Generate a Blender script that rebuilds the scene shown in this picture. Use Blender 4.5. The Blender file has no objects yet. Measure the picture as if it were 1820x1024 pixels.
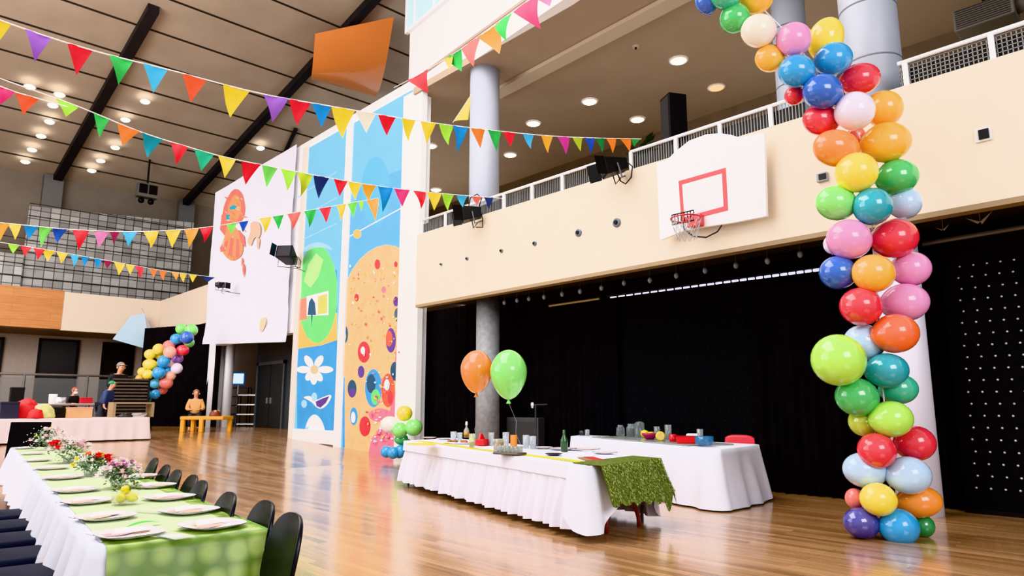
import bpy, bmesh, math, random
from mathutils import Vector, Matrix
random.seed(7)
PI = math.pi
S = bpy.context.scene
COL = S.collection

# ---------------------------------------------------------------- camera geometry
F = 1220.0; CH = 1.4
TILT = math.atan(208 / F); AZ = math.radians(43.1)
FW = (math.sin(AZ), math.cos(AZ)); RT = (math.cos(AZ), -math.sin(AZ))
def ray(px, py):
    x = (px - 910) / F; y = -(py - 512) / F
    f = math.cos(TILT) - y * math.sin(TILT); u = math.sin(TILT) + y * math.cos(TILT)
    return (f * FW[0] + x * RT[0], f * FW[1] + x * RT[1], u)
def onz(px, py, z):
    d = ray(px, py); t = (z - CH) / d[2]; return Vector((d[0] * t, d[1] * t, z))
def onx(px, py, X):
    d = ray(px, py); t = X / d[0]; return Vector((X, d[1] * t, CH + d[2] * t))
def ony(px, py, Y):
    d = ray(px, py); t = Y / d[1]; return Vector((d[0] * t, Y, CH + d[2] * t))
def onf(px, py, dist):                      # a point at a horizontal distance ahead
    d = ray(px, py); t = dist / (d[0] * FW[0] + d[1] * FW[1]); return Vector((d[0] * t, d[1] * t, CH + d[2] * t))
def zcam(p):
    f = p[0] * FW[0] + p[1] * FW[1]; return f * math.cos(TILT) + (p[2] - CH) * math.sin(TILT)
def floor_z(y):                             # the far end of the hall floor rises a little
    t = min(max((y - 15.0) / 10.0, 0), 1); return 0.46 * t
def onfloor(px, py):
    z = 0
    for _ in range(12):
        p = onz(px, py, z); z = floor_z(p.y)
    return Vector((p.x, p.y, z))

# ---------------------------------------------------------------- materials
def lin(c):
    def g(v):
        v /= 255.0
        return v / 12.92 if v <= .04045 else ((v + .055) / 1.055) ** 2.4
    return (g(c[0]), g(c[1]), g(c[2]), 1)
MC = {}
def mat(name, rgb, rough=.6, metal=0, var=.0, scale=6, coat=0, alpha=1, trans=0, emit=0, bump=0, spec=.5):
    if name in MC: return MC[name]
    m = bpy.data.materials.new(name); m.use_nodes = True
    nt = m.node_tree; b = nt.nodes['Principled BSDF']
    c = lin(rgb)
    b.inputs['Base Color'].default_value = c; b.inputs['Roughness'].default_value = rough
    b.inputs['Metallic'].default_value = metal; b.inputs['Coat Weight'].default_value = coat
    b.inputs['Alpha'].default_value = alpha; b.inputs['Transmission Weight'].default_value = trans
    b.inputs['Specular IOR Level'].default_value = spec
    if emit:
        b.inputs['Emission Color'].default_value = c; b.inputs['Emission Strength'].default_value = emit
    if var or bump:
        tc = nt.nodes.new('ShaderNodeTexCoord'); n = nt.nodes.new('ShaderNodeTexNoise')
        n.inputs['Scale'].default_value = scale; n.inputs['Detail'].default_value = 5
        nt.links.new(tc.outputs['Object'], n.inputs['Vector'])
        if var:
            r = nt.nodes.new('ShaderNodeValToRGB')
            r.color_ramp.elements[0].position = .3; r.color_ramp.elements[1].position = .7
            r.color_ramp.elements[0].color = tuple(v * (1 - var) for v in c[:3]) + (1,)
            r.color_ramp.elements[1].color = tuple(min(1, v * (1 + var * .6)) for v in c[:3]) + (1,)
            nt.links.new(n.outputs['Fac'], r.inputs['Fac']); nt.links.new(r.outputs['Color'], b.inputs['Base Color'])
        if bump:
            bp = nt.nodes.new('ShaderNodeBump'); bp.inputs['Strength'].default_value = bump
            bp.inputs['Distance'].default_value = .02
            nt.links.new(n.outputs['Fac'], bp.inputs['Height']); nt.links.new(bp.outputs['Normal'], b.inputs['Normal'])
    MC[name] = m; return m

def brick_mat(name, c1, c2, cm, bw, bh, mortar, rough, axes=(0, 1), rot=0, coat=0, grain=0, metal=0, offset=.5, var=.3):
    m = bpy.data.materials.new(name); m.use_nodes = True; nt = m.node_tree; b = nt.nodes['Principled BSDF']
    tc = nt.nodes.new('ShaderNodeTexCoord'); sp = nt.nodes.new('ShaderNodeSeparateXYZ'); cb = nt.nodes.new('ShaderNodeCombineXYZ')
    nt.links.new(tc.outputs['Object'], sp.inputs[0])
    nt.links.new(sp.outputs[axes[0]], cb.inputs[0]); nt.links.new(sp.outputs[axes[1]], cb.inputs[1])
    br = nt.nodes.new('ShaderNodeTexBrick')
    br.inputs['Scale'].default_value = 1; br.inputs['Brick Width'].default_value = bw; br.inputs['Row Height'].default_value = bh
    br.inputs['Mortar Size'].default_value = mortar; br.inputs['Color1'].default_value = lin(c1); br.inputs['Color2'].default_value = lin(c2)
    br.inputs['Mortar'].default_value = lin(cm); br.offset = offset
    nt.links.new(cb.outputs[0], br.inputs['Vector'])
    out = br.outputs['Color']
    if grain:
        n = nt.nodes.new('ShaderNodeTexNoise'); mp = nt.nodes.new('ShaderNodeMapping')
        mp.inputs['Scale'].default_value = (1.2, 22, 1); nt.links.new(cb.outputs[0], mp.inputs['Vector'])
        nt.links.new(mp.outputs[0], n.inputs['Vector']); n.inputs['Scale'].default_value = 1.0; n.inputs['Detail'].default_value = 6
        mx = nt.nodes.new('ShaderNodeMix'); mx.data_type = 'RGBA'; mx.blend_type = 'OVERLAY'
        mx.inputs['Factor'].default_value = grain
        nt.links.new(out, mx.inputs['A']); nt.links.new(n.outputs['Fac'], mx.inputs['B']); out = mx.outputs['Result']
    nt.links.new(out, b.inputs['Base Color'])
    b.inputs['Roughness'].default_value = rough; b.inputs['Coat Weight'].default_value = coat; b.inputs['Coat Roughness'].default_value = .12
    b.inputs['Metallic'].default_value = metal
    MC[name] = m; return m

WHITE = mat('white_paint', (246, 244, 246), .6, var=.03, scale=.6)
CREAM = mat('cream_board', (248, 234, 214), .55, var=.05, scale=1.2)
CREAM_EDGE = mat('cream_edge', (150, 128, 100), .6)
GREYP = mat('grey_pillar_paint', (166, 170, 184), .5, var=.06, scale=2)
CONC = mat('concrete', (150, 151, 154), .7, var=.2, scale=9, bump=.2)
BLACK = mat('black_fabric', (25, 25, 27), .95, var=.3, scale=3, spec=.08)
BLACKP = mat('black_panel', (22, 23, 25), .8, var=.3, scale=30, spec=.12)
MATTEB = mat('black_metal', (15, 15, 17), .45, spec=.3)
STEEL = mat('steel', (205, 207, 212), .3, metal=.7)
WHITEM = mat('white_metal', (235, 236, 240), .35)
CLOTH = mat('white_cloth', (230, 231, 246), .85, var=.025, scale=8, spec=.2)
PINKCL = mat('pinkish_cloth', (232, 214, 216), .8, var=.06, scale=3)
GLASS = mat('clear_glass', (225, 235, 235), .05, trans=.9, alpha=.55)
MEZZ = mat('taupe_ceiling', (162, 142, 124), .8, var=.04, scale=1)
MEZZL = mat('light_taupe', (190, 172, 152), .8)
MEZZD = mat('mezzanine_wall', (110, 95, 80), .8, var=.15, scale=2)
LAMP = mat('lit_lamp', (255, 250, 236), .5, emit=7)
WARML = mat('warm_lamp', (255, 190, 70), .5, emit=3)
CHAIRM = mat('chair_black_plastic', (11, 12, 20), .36, spec=.3)
SEATM = mat('chair_navy_pad', (15, 20, 40), .7, var=.15, scale=20, spec=.25)
WOODF = brick_mat('floor_planks', (186, 145, 108), (142, 105, 73), (104, 76, 52), 1.5, .1, .0016, .2, axes=(1, 0), coat=.35, grain=.55)
ROOFM = mat('roof_panel', (186, 168, 150), .75, var=.1, scale=.7)
SEAMM = mat('roof_seam', (46, 40, 36), .8)
BEAMM = mat('roof_beam_paint', (44, 46, 50), .6, var=.2, scale=2)
ENDW = mat('end_wall_paint', (128, 117, 107), .8, var=.08, scale=1)
SKIN = mat('skin', (214, 160, 132), .55)
HAIRR = mat('auburn_hair', (150, 82, 60), .7)

PAL = {'red': (222, 30, 48), 'orange': (246, 132, 34), 'amber': (250, 178, 42), 'yellow': (250, 222, 50), 'lime': (166, 226, 72),
       'green': (52, 172, 78), 'dark_green': (22, 120, 52), 'teal': (20, 140, 160), 'sea_green': (40, 170, 130), 'blue': (20, 134, 204), 'light_blue': (70, 180, 226),
       'deep_blue': (20, 72, 172), 'navy': (30, 50, 110), 'indigo': (46, 42, 130), 'pink': (228, 138, 196), 'hot_pink': (232, 62, 130), 'lilac': (232, 218, 240),
       'purple': (150, 92, 190), 'white': (245, 242, 240), 'cream': (250, 240, 222), 'pale_blue': (172, 204, 238), 'coral': (246, 112, 100),
       'peach': (248, 176, 152), 'maroon': (140, 28, 70), 'magenta': (200, 60, 146), 'olive': (172, 190, 50), 'mint': (112, 220, 116), 'orange_red': (246, 88, 28), 'light_green': (120, 214, 96)}
def balloon_mat(k): return mat('balloon_' + k, tuple(v + (255 - v) * .16 for v in PAL[k]), .16, coat=.5, spec=.6)
def flag_mat(k): return mat('pennant_' + k, PAL[k], .75, var=.1, scale=9)

# ---------------------------------------------------------------- mesh builder
class MB:
    def __init__(s): s.v = []; s.f = []; s.m = []; s.mi = 0
    def add(s, vs, fs):
        o = len(s.v); s.v += [tuple(v) for v in vs]; s.f += [tuple(i + o for i in f) for f in fs]; s.m += [s.mi] * len(fs); return s
    def box(s, c, d, rz=0, tilt=None):
        x, y, z = d[0] / 2, d[1] / 2, d[2] / 2
        R = Matrix.Rotation(rz, 3, 'Z')
        if tilt is not None: R = R @ tilt
        vs = [Vector(c) + R @ Vector((a * x, b * y, e * z)) for e in (-1, 1) for a, b in ((-1, -1), (1, -1), (1, 1), (-1, 1))]
        return s.add(vs, [(3, 2, 1, 0), (4, 5, 6, 7), (0, 1, 5, 4), (1, 2, 6, 5), (2, 3, 7, 6), (3, 0, 4, 7)])
    def bbox(s, a, b):
        return s.box([(a[i] + b[i]) / 2 for i in range(3)], [abs(b[i] - a[i]) for i in range(3)])
    def poly(s, pts): return s.add(pts, [tuple(range(len(pts)))])
    def prism(s, pts, off):
        n = len(pts); off = Vector(off); a = [Vector(p) for p in pts]; b = [p + off for p in a]
        return s.add(a + b, [tuple(range(n))[::-1], tuple(range(n, 2 * n))] + [(i, (i + 1) % n, n + (i + 1) % n, n + i) for i in range(n)])
    def tube(s, path, r, n=8, caps=True):
        P = [Vector(p) for p in path]; rs = r if isinstance(r, (list, tuple)) else [r] * len(P)
        vs = []; fs = []; up = None
        for i, p in enumerate(P):
            t = (P[min(i + 1, len(P) - 1)] - P[max(i - 1, 0)]).normalized()
            if up is None:
                up = Vector((0, 0, 1)) if abs(t.z) < .9 else Vector((1, 0, 0))
            a = t.cross(up).normalized(); b = a.cross(t).normalized(); up = b
            for k in range(n):
                q = 2 * PI * k / n; vs.append(p + a * (math.cos(q) * rs[i]) + b * (math.sin(q) * rs[i]))
        for i in range(len(P) - 1):
            for k in range(n):
                k2 = (k + 1) % n; fs.append((i * n + k, i * n + k2, (i + 1) * n + k2, (i + 1) * n + k))
        if caps: fs += [tuple(range(n))[::-1], tuple(range((len(P) - 1) * n, len(P) * n))]
        return s.add(vs, fs)
    def lathe(s, prof, c=(0, 0, 0), n=20, sx=1, sy=1, M=None, caps=True):
        vs = []; fs = []; c = Vector(c)
        for r, z in prof:
            for k in range(n):
                q = 2 * PI * k / n; p = Vector((math.cos(q) * r * sx, math.sin(q) * r * sy, z))
                if M is not None: p = M @ p
                vs.append(c + p)
        for i in range(len(prof) - 1):
            for k in range(n):
                k2 = (k + 1) % n; fs.append((i * n + k, i * n + k2, (i + 1) * n + k2, (i + 1) * n + k))
        if caps: fs += [tuple(range(n))[::-1], tuple(range((len(prof) - 1) * n, len(prof) * n))]
        return s.add(vs, fs)
    def ball(s, c, r, n=10, sz=1):
        return s.lathe([(max(.001, math.sin(PI * i / n)) * r, -math.cos(PI * i / n) * r * sz) for i in range(n + 1)], c, n + 4)
    def grid(s, fn, nu, nv):
        vs = [fn(i / nu, j / nv) for j in range(nv + 1) for i in range(nu + 1)]
        return s.add(vs, [(j * (nu + 1) + i, j * (nu + 1) + i + 1, (j + 1) * (nu + 1) + i + 1, (j + 1) * (nu + 1) + i) for j in range(nv) for i in range(nu)])
    def build(s, name, mats, parent=None, smooth=False, loc=None, bevel=0):
        me = bpy.data.meshes.new(name); me.from_pydata(s.v, [], s.f)
        if not isinstance(mats, (list, tuple)): mats = [mats]
        for m in mats: me.materials.append(m)
        for p, i in zip(me.polygons, s.m): p.material_index = i; p.use_smooth = smooth
        me.update()
        o = bpy.data.objects.new(name, me); COL.objects.link(o)
        if parent is not None:
            o.parent = parent
            if loc is None: o.matrix_parent_inverse = parent_mat(parent).inverted()
        if loc is not None: o.location = loc
        if bevel:
            b = o.modifiers.new('Bevel', 'BEVEL'); b.width = bevel; b.segments = 2; b.limit_method = 'ANGLE'
        return o
def parent_mat(p):
    M = Matrix.LocRotScale(p.location, p.rotation_euler, p.scale)
    if p.parent: M = parent_mat(p.parent) @ p.matrix_parent_inverse @ M
    return M
def tag(o, label, cat, group=None, kind=None):
    o['label'] = label; o['category'] = cat
    if group: o['group'] = group
    if kind: o['kind'] = kind
    return o
def empty(name, loc, label, cat, group=None, rz=0, kind=None):
    o = bpy.data.objects.new(name, None); COL.objects.link(o); o.location = loc; o.rotation_euler = (0, 0, rz); o.empty_display_size = .1
    return tag(o, label, cat, group, kind)
def struct(mb, name, mats, label, cat, smooth=False):
    return tag(mb.build(name, mats, smooth=smooth), label, cat, kind='structure')
def copy_tree(o, parent=None):
    c = o.copy(); COL.objects.link(c)
    if parent is not None: c.parent = parent
    for ch in list(o.children): copy_tree(ch, c)
    return c
ORD = ['first', 'second', 'third', 'fourth', 'fifth', 'sixth', 'seventh', 'eighth', 'ninth', 'tenth', 'eleventh', 'twelfth', 'thirteenth', 'fourteenth', 'fifteenth', 'sixteenth']

# ================================================================ SETTING
BX = 9.5; BZ0, BZ1 = 3.78, 5.52      # balcony front
MX = 10.5                            # mural wall
CX = 11.0                            # black curtains
CZ = 10.05                           # balcony ceiling
EY = 38.0                            # far gallery front

mb = MB()
ys = [-6, 0, 5, 10, 14, 15, 16, 18, 20, 22, 24, 25, 26, 30, 44]
mb.add([(x, y, floor_z(y)) for y in ys for x in (-16, 17)], [(2 * i, 2 * i + 1, 2 * i + 3, 2 * i + 2) for i in range(len(ys) - 1)])
struct(mb, 'floor', WOODF, 'polished light brown wooden plank hall floor', 'floor')

def onpy(px, Y, py=300): return ony(px, py, Y).x
# right wall behind the curtains
mb = MB(); mb.bbox((11.45, -6, 0), (11.6, 15.4, BZ0 + .2))
struct(mb, 'wall_right', mat('dark_wall', (30, 29, 30), .9), 'dark wall behind the black curtains under the balcony', 'wall')
# mural wall with doorway gap below the banner
mb = MB()
yA = onx(523, 777, MX).y; yB = 15.0
mb.bbox((MX + .05, yB, 0), (MX + .38, yA, 10.65))
yD = onx(375, 700, MX).y
mb.bbox((MX + .05, yA, 3.85), (MX + .38, yD, 10.65))
struct(mb, 'wall_right_far', WHITE, 'tall white wall carrying the painted murals and banner', 'wall')
mb = MB(); mb.bbox((MX - .03, 14.85, 0), (MX + .0, 15.78, 10.2)); mb.bbox((MX, 14.85, 0), (onpy(757, 14.85), 15.3, 10.2))
struct(mb, 'trim_1', mat('white_pilaster', (250, 250, 252), .6), 'white pilaster at the right end of the mural wall', 'pilaster')

# balcony front, soffit, floor
mb = MB(); yL = onx(740, 480, BX).y
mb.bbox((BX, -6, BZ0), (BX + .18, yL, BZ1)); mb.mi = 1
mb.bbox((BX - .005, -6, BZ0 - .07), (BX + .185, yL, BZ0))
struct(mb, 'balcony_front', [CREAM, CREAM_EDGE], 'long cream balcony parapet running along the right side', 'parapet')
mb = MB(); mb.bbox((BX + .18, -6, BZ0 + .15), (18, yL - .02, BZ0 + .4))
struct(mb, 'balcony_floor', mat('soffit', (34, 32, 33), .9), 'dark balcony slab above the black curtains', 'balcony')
mb = MB(); mb.bbox((10.4, -6, CZ), (18.2, 15.2, CZ + .2)); mb.bbox((10.95, 15.2, CZ), (18.2, 30, CZ + .2)); mb.mi = 1
p0 = onz(886, 159, CZ - .1); p1 = onz(1184, 0, CZ - .1)
d = (p1 - p0); e0 = p0 - d * .1; e1 = p1 + d * .6; n_ = Vector((d.y, -d.x, 0)).normalized() * -.42
mb.prism([e0, e1, e1 + n_, e0 + n_], (0, 0, .12))
mb.mi = 0
struct(mb, 'ceiling_balcony', [MEZZ, MEZZL], 'taupe ceiling over the balcony with recessed lights', 'ceiling')
mb = MB(); mb.bbox((17.7, -6, BZ0 + .4), (17.9, 30, CZ)); mb.bbox((10.95, 30, 5.2), (18, 30.2, CZ)); mb.bbox((11.2, yL, BZ0), (18, yL + .1, BZ0 + .5))
struct(mb, 'wall_back', MEZZD, 'dim brown wall at the back of the balcony', 'wall')
# fascia + upper wall (slightly turned)
fa = onz(739, 178, CZ); fb = onz(1000, 0, CZ); fd = (fb - fa).normalized(); fe = fa + fd * 22; fs_ = fa - fd * .55
fn = Vector((-fd.y, fd.x, 0)); fn = fn if fn.x > 0 else -fn
mb = MB(); mb.prism([fs_, fe, fe + fn * .3, fs_ + fn * .3], (0, 0, .62))
mb.prism([fs_ + fn * .06 + Vector((0, 0, .62)), fe + fn * .06 + Vector((0, 0, .62)), fe + fn * .3 + Vector((0, 0, .62)), fs_ + fn * .3 + Vector((0, 0, .62))], (0, 0, 5))
struct(mb, 'wall_right_upper', WHITE, 'bright white wall above the balcony opening', 'wall')
mb = MB(); q = Vector((0, 0, .6)); mb.prism([fs_ - fn * .04 + q, fe - fn * .04 + q, fe + fn * .06 + q, fs_ + fn * .06 + q], (0, 0, .07))
struct(mb, 'trim_2', mat('ledge_brown', (150, 130, 118), .6), 'thin brown ledge along the upper white wall', 'ledge')
# upper window
def onfas(px, py):
    d = Vector(ray(px, py)); o = Vector((0, 0, CH)); t = (fa - o).dot(fn) / d.dot(fn); return o + d * t
w0 = onfas(722, 56); w1 = onfas(800, 0)
zb = w0.z; sA = (w0 - fa).dot(fd); sB = sA + 2.6
def fpt(s, z, off=0): return Vector((fa.x, fa.y, 0)) + fd * s + fn * off + Vector((0, 0, z))
mb = MB()
for a, b, z0, z1 in ((sA, sB, zb - .1, zb), (sA, sB, zb + 2, zb + 2.1), (sA, sA + .1, zb, zb + 2), (sB - .1, sB, zb, zb + 2), (sA + .5, sA + .6, zb, zb + 2), (sA + 1.6, sA + 1.7, zb, zb + 2)):
    mb.prism([fpt(a, z0, -.05), fpt(b, z0, -.05), fpt(b, z0, .06), fpt(a, z0, .06)], (0, 0, z1 - z0))
wf = struct(mb, 'window_1', mat('window_frame', (225, 226, 232), .5), 'pale framed window high in the upper white wall', 'window')
mb = MB(); mb.prism([fpt(sA, zb, 0), fpt(sB, zb, 0), fpt(sB, zb, .05), fpt(sA, zb, .05)], (0, 0, 2))
mb.build('window_pane', mat('window_glass', (190, 222, 232), .1), wf)

# columns
def column(px, py, X, r, z0, z1, m, label, seams=()):
    p = onx(px, py, X); mb = MB(); mb.lathe([(r, z0), (r, z1)], (p.x, p.y, 0), 32)
    mb.mi = 1
    for z in seams: mb.lathe([(r + .003, z - .012), (r + .003, z + .012)], (p.x, p.y, 0), 32)
    return struct(mb, 'column', [m, mat('column_joint', (110, 112, 120), .7)], label, 'column', smooth=False)
def shade(o):
    for p in o.data.polygons: p.use_smooth = len(p.vertices) == 4
shade(column(867, 640, 10.25, .27, 0, BZ0 + .15, CONC, 'round grey concrete column behind the skirted buffet table'))
shade(column(861, 250, 10.98, .385, BZ0 + .4, CZ, GREYP, 'round pale grey column on the balcony, farthest left'))
shade(column(1401, 30, 12.4, .31, BZ0 + .4, CZ, GREYP, 'pale grey balcony column behind the cream balloon', (7.4, 8.6)))
shade(column(1547, 80, 10.25, .385, BZ0 + .4, CZ, GREYP, 'thick pale grey balcony column behind the balloon garland', (6.3, 7.15, 8.0)))
shade(column(1618, 720, 10.2, .27, 0, BZ0 + .15, mat('white_column', (226, 222, 238), .5), 'white round column standing behind the balloon garland'))

# ---------------- main roof
EYW = 43.5
pE = ony(200, 336, EYW); EZ = pE.z
SL = math.tan(math.radians(12.6))
def roofz(y): return EZ + (EYW - y) * SL
mb = MB()
step = 2.05
y = EYW + .3
while y > -4:
    z1 = roofz(y); z0 = roofz(y - step); xr = 26 if y - step > 18.5 else 9.9
    mb.mi = 0
    mb.add([(-40, y, z1), (xr, y, z1), (xr, y - step + .04, z0 - .07), (-40, y - step + .04, z0 - .07)], [(0, 1, 2, 3)])
    mb.mi = 1
    mb.add([(-40, y - step + .04, z0 - .07), (xr, y - step + .04, z0 - .07), (xr, y - step, z0 + .02), (-40, y - step, z0 + .02)], [(0, 1, 2, 3)])
    y -= step
mb.mi = 0
# the part beyond the mural wall
struct(mb, 'ceiling', [ROOFM, SEAMM], 'sloping taupe panelled hall roof with dark seams', 'ceiling')
def beam(pa, w, h, label, ext=1.7):
    a = ony(pa[0][0], pa[0][1], EYW - .2)
    x = a.x; mb = MB()
    # find the far direction from the second pixel on the roof plane
    def onroof(px, py):
        d = ray(px, py); t = (EZ + EYW * SL - CH) / (d[2] + SL * d[1]); return Vector((d[0] * t, d[1] * t, CH + d[2] * t))
    b = onroof(*pa[1]); dirv = Vector((b.x - x, b.y - a.y, b.z - roofz(a.y))); e = Vector((x, a.y, roofz(a.y))) + dirv * ext
    s = Vector((x, a.y, roofz(a.y)))
    lo = Vector((0, 0, -h)); up = Vector((0, 0, -.05)); W = Vector((w, 0, 0))
    mb.add([s + lo, s + lo + W, s + up + W, s + up, e + lo, e + lo + W, e + up + W, e + up], [(0, 1, 2, 3), (7, 6, 5, 4), (0, 4, 5, 1), (1, 5, 6, 2), (2, 6, 7, 3), (3, 7, 4, 0)])
    return struct(mb, 'roof_beam', BEAMM, label, 'beam')
beam(((93, 313), (180, 155)), .42, .36, 'dark sloping roof beam at far left above the end wall')
beam(((322, 356), (505, 155)), .36, .4, 'dark sloping roof beam rising beside the white banner wall')
beam(((452, 380), (523, 225)), .2, .16, 'thin dark roof beam above the top of the banner', 1.0)
# end wall
mb = MB(); mb.bbox((-40, EYW, 0), (26, EYW + .3, EZ + .1))
struct(mb, 'wall_end', ENDW, 'dim taupe wall at the far end of the hall', 'wall')
for px, top, lab in ((96, 313, 'grey pier on the end wall beneath the left roof beam'), (332, 356, 'grey pier on the end wall beneath the middle roof beam')):
    p = ony(px, top, EYW - .3); mb = MB(); mb.bbox((p.x - .45, EYW - .5, 5), (p.x + .45, EYW - .01, roofz(EYW - .5) - .1))
    struct(mb, 'pier', mat('pier_grey', (112, 110, 110), .8, var=.05), lab, 'pier')
# far gallery
g0 = ony(285, 535, EY); GZ1 = g0.z; GZ0 = ony(285, 598, EY).z; GX = g0.x
xw = ony(110, 560, EY).x
mb = MB(); mb.bbox((xw, EY, GZ0), (GX, EY + .25, GZ1)); mb.bbox((GX - .0, 29, GZ0 + .1), (GX + .25, EY + .25, GZ1))
struct(mb, 'gallery_front', mat('gallery_cream', (222, 205, 188), .6, var=.05), 'cream gallery parapet at the far end of the hall', 'parapet')
mb = MB(); mb.bbox((-30, EY - .03, GZ0 + .03), (xw, EY + .2, GZ1 + .05))
struct(mb, 'gallery_front_wood', brick_mat('gallery_wood', (190, 128, 74), (178, 116, 64), (150, 96, 52), 3, .35, .006, .5, axes=(0, 2), grain=.4), 'orange-brown wooden gallery parapet at far left', 'parapet')
mb = MB(); mb.bbox((-30, EY + .25, GZ0), (GX + .3, EYW, GZ0 + .25)); mb.bbox((GX + .3, 30, GZ0), (20, EYW, GZ0 + .2))
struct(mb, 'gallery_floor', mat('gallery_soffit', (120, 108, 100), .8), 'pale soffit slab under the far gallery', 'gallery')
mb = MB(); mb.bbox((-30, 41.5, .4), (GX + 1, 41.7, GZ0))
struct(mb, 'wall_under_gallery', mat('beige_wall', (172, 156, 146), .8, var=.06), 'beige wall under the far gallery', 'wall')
for i, (a, b, t, lab) in enumerate(((-60, 9, 596, 'dark tall window at the far left edge under the gallery'), (70, 143, 601, 'dark tall window in the beige wall under the gallery'), (183, 240, 608, 'dark tall opening behind the pale blue paper wedge'))):
    A = ony(a, t, 41.45); B = ony(b, t, 41.45)
    mb = MB(); mb.bbox((A.x, 41.38, .46), (A.x + .12, 41.49, A.z)); mb.bbox((B.x - .12, 41.38, .46), (B.x, 41.49, A.z)); mb.bbox((A.x, 41.38, A.z - .12), (B.x, 41.49, A.z))
    o = struct(mb, 'window_%d' % (i + 2), MATTEB, lab, 'window')
    mb = MB(); mb.bbox((A.x + .12, 41.43, .46), (B.x - .12, 41.49, A.z - .12)); mb.build('window_pane', mat('dark_pane', (38, 37, 38), .25, var=.2, scale=.8), o)

# gallery mesh screen
mm = brick_mat('mesh_screen', (176, 173, 170), (128, 125, 123), (70, 66, 64), .42, .42, .02, .45, axes=(0, 2), offset=0, grain=.35, metal=.2)
a = ony(52, 366, 40.2); b = ony(345, 396, 40.2); mb = MB()
mb.prism([(a.x, 40.2, GZ1 - 1.5), (b.x, 40.2, GZ1 - 1.5), (b.x, 40.2, b.z), (a.x, 40.2, a.z)], (0, .06, 0))
t = empty('mesh_screen', (a.x, 40.2, GZ0 + .25), 'grey metal mesh screen standing on the far gallery', 'screen')
mb.build('mesh_panel', mm, t)
mb = MB()
c = ony(0, 448, 39.9)
mb.bbox((-22, 39.9, GZ1 - 1.5), (a.x - .02, 39.96, c.z)); mb.build('mesh_panel', mm, t)
mb = MB()
for k in range(9):
    z = GZ1 + .2 + k * .62
    if z > b.z: continue
    mb.tube([(a.x, 40.15, z), (b.x, 40.15, z)], .02, 5)
for k in range(5):
    z = GZ1 + .2 + k * .62
    mb.tube([(-22, 39.86, z), (a.x, 39.86, z)], .02, 5)
mb.build('screen_rail', mat('rail_dark', (40, 38, 38), .6), t)

# ================================================================ MURALS AND BANNER
def tomural(px, py, X=MX): return onx(px, py, X)
def disc(cx, cy, rx, ry, n=22): return [(cx + rx * math.cos(2 * PI * k / n), cy + ry * math.sin(2 * PI * k / n)) for k in range(n)]
class Mural:
    def __init__(s, X): s.mb = MB(); s.X = X; s.mats = []; s.lv = 0; s.sharp = [PEACH, PNK]
    def shape(s, pts, m, clip=None, new=True):
        if m not in s.mats: s.mats.append(m)
        s.mb.mi = s.mats.index(m)
        s.lv += 1
        if 7 <= len(pts) < 18 and m not in s.sharp:
            for _ in range(2): pts = [q for i in range(len(pts)) for q in ((pts[i - 1][0] * .25 + pts[i][0] * .75, pts[i - 1][1] * .25 + pts[i][1] * .75), (pts[i][0] * .75 + pts[(i + 1) % len(pts)][0] * .25, pts[i][1] * .75 + pts[(i + 1) % len(pts)][1] * .25))]
        if clip: pts = clip_poly(pts, clip)
        if len(pts) < 3: return
        s.mb.poly([tomural(x, y, s.X) - Vector((.0003 * s.lv, 0, 0)) for x, y in pts])
    def rect(s, y0, y1, z0, z1, m, off=0):
        if m not in s.mats: s.mats.append(m)
        s.mb.mi = s.mats.index(m); s.lv += 1
        s.mb.bbox((s.X, y0, z0), (s.X + .045, y1, z1))
def clip_poly(pts, c):        # clip to x range
    x0, x1 = c
    for lim, sg in ((x0, 1), (x1, -1)):
        out = []
        for i in range(len(pts)):
            a = pts[i - 1]; b = pts[i]; ia = (a[0] - lim) * sg >= 0; ib = (b[0] - lim) * sg >= 0
            if ia != ib:
                t = (lim - a[0]) / (b[0] - a[0]); out.append((lim, a[1] + t * (b[1] - a[1])))
            if ib: out.append(b)
        pts = out
    return pts
def pm(n, c, var=.12, sc=2): return mat('mural_' + n, c, .6, var=var, scale=sc)
SKY = pm('sky', (120, 194, 232)); BLU = pm('blue', (62, 148, 208)); GRN = pm('green', (110, 208, 122)); LGR = pm('lightgreen', (186, 232, 150)); YEL = pm('yellow', (246, 206, 92))
PEACH = pm('peach', (250, 206, 142), .2, 5); WHT = pm('white', (244, 246, 250), .03); RED = pm('red', (220, 48, 66)); PNK = pm('pink', (244, 132, 164)); CRL = pm('coral', (240, 150, 120))
PUR = pm('purple', (92, 62, 140)); DKB = pm('darkteal', (40, 80, 110)); LBL = pm('paleblue', (168, 216, 242)); BROWN = pm('slate', (84, 92, 104)); ORG = pm('orange', (236, 96, 52)); OLV = pm('khaki', (206, 200, 110))
# left mural: green balloon, white flower and winged drop
y0 = onx(527, 700, MX).y; y1 = onx(600, 700, MX).y
M1 = Mural(MX); M1.rect(y1, y0, .22, 10.33, SKY)
clip = (528, 599)
M1.shape([(528, 500), (560, 470), (600, 480), (600, 790), (528, 780)], BLU, clip)
M1.shape([(528, 560), (600, 556), (600, 604), (570, 614), (528, 620)], YEL, clip)
M1.shape([(520 + 44 + 36 * math.cos(t), 520 + (90 if math.sin(t) > 0 else 84) * math.sin(t)) for t in [k * PI / 16 for k in range(32)]], GRN, clip)
M1.shape([(540, 500), (548, 470), (562, 450), (575, 462), (566, 492), (552, 512)], LGR, clip)
M1.shape([(530, 450), (545, 436), (566, 429), (586, 437), (592, 446), (578, 440), (560, 439), (543, 448)], LBL, clip)
M1.shape([(534, 562), (558, 565), (585, 560), (580, 590), (562, 610), (545, 600)], GRN, clip)
M1.shape([(526, 534), (546, 528), (546, 568), (528, 570)], CRL, clip)
M1.shape([(545, 527), (584, 517), (584, 560), (545, 562)], WHT, clip)
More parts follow.
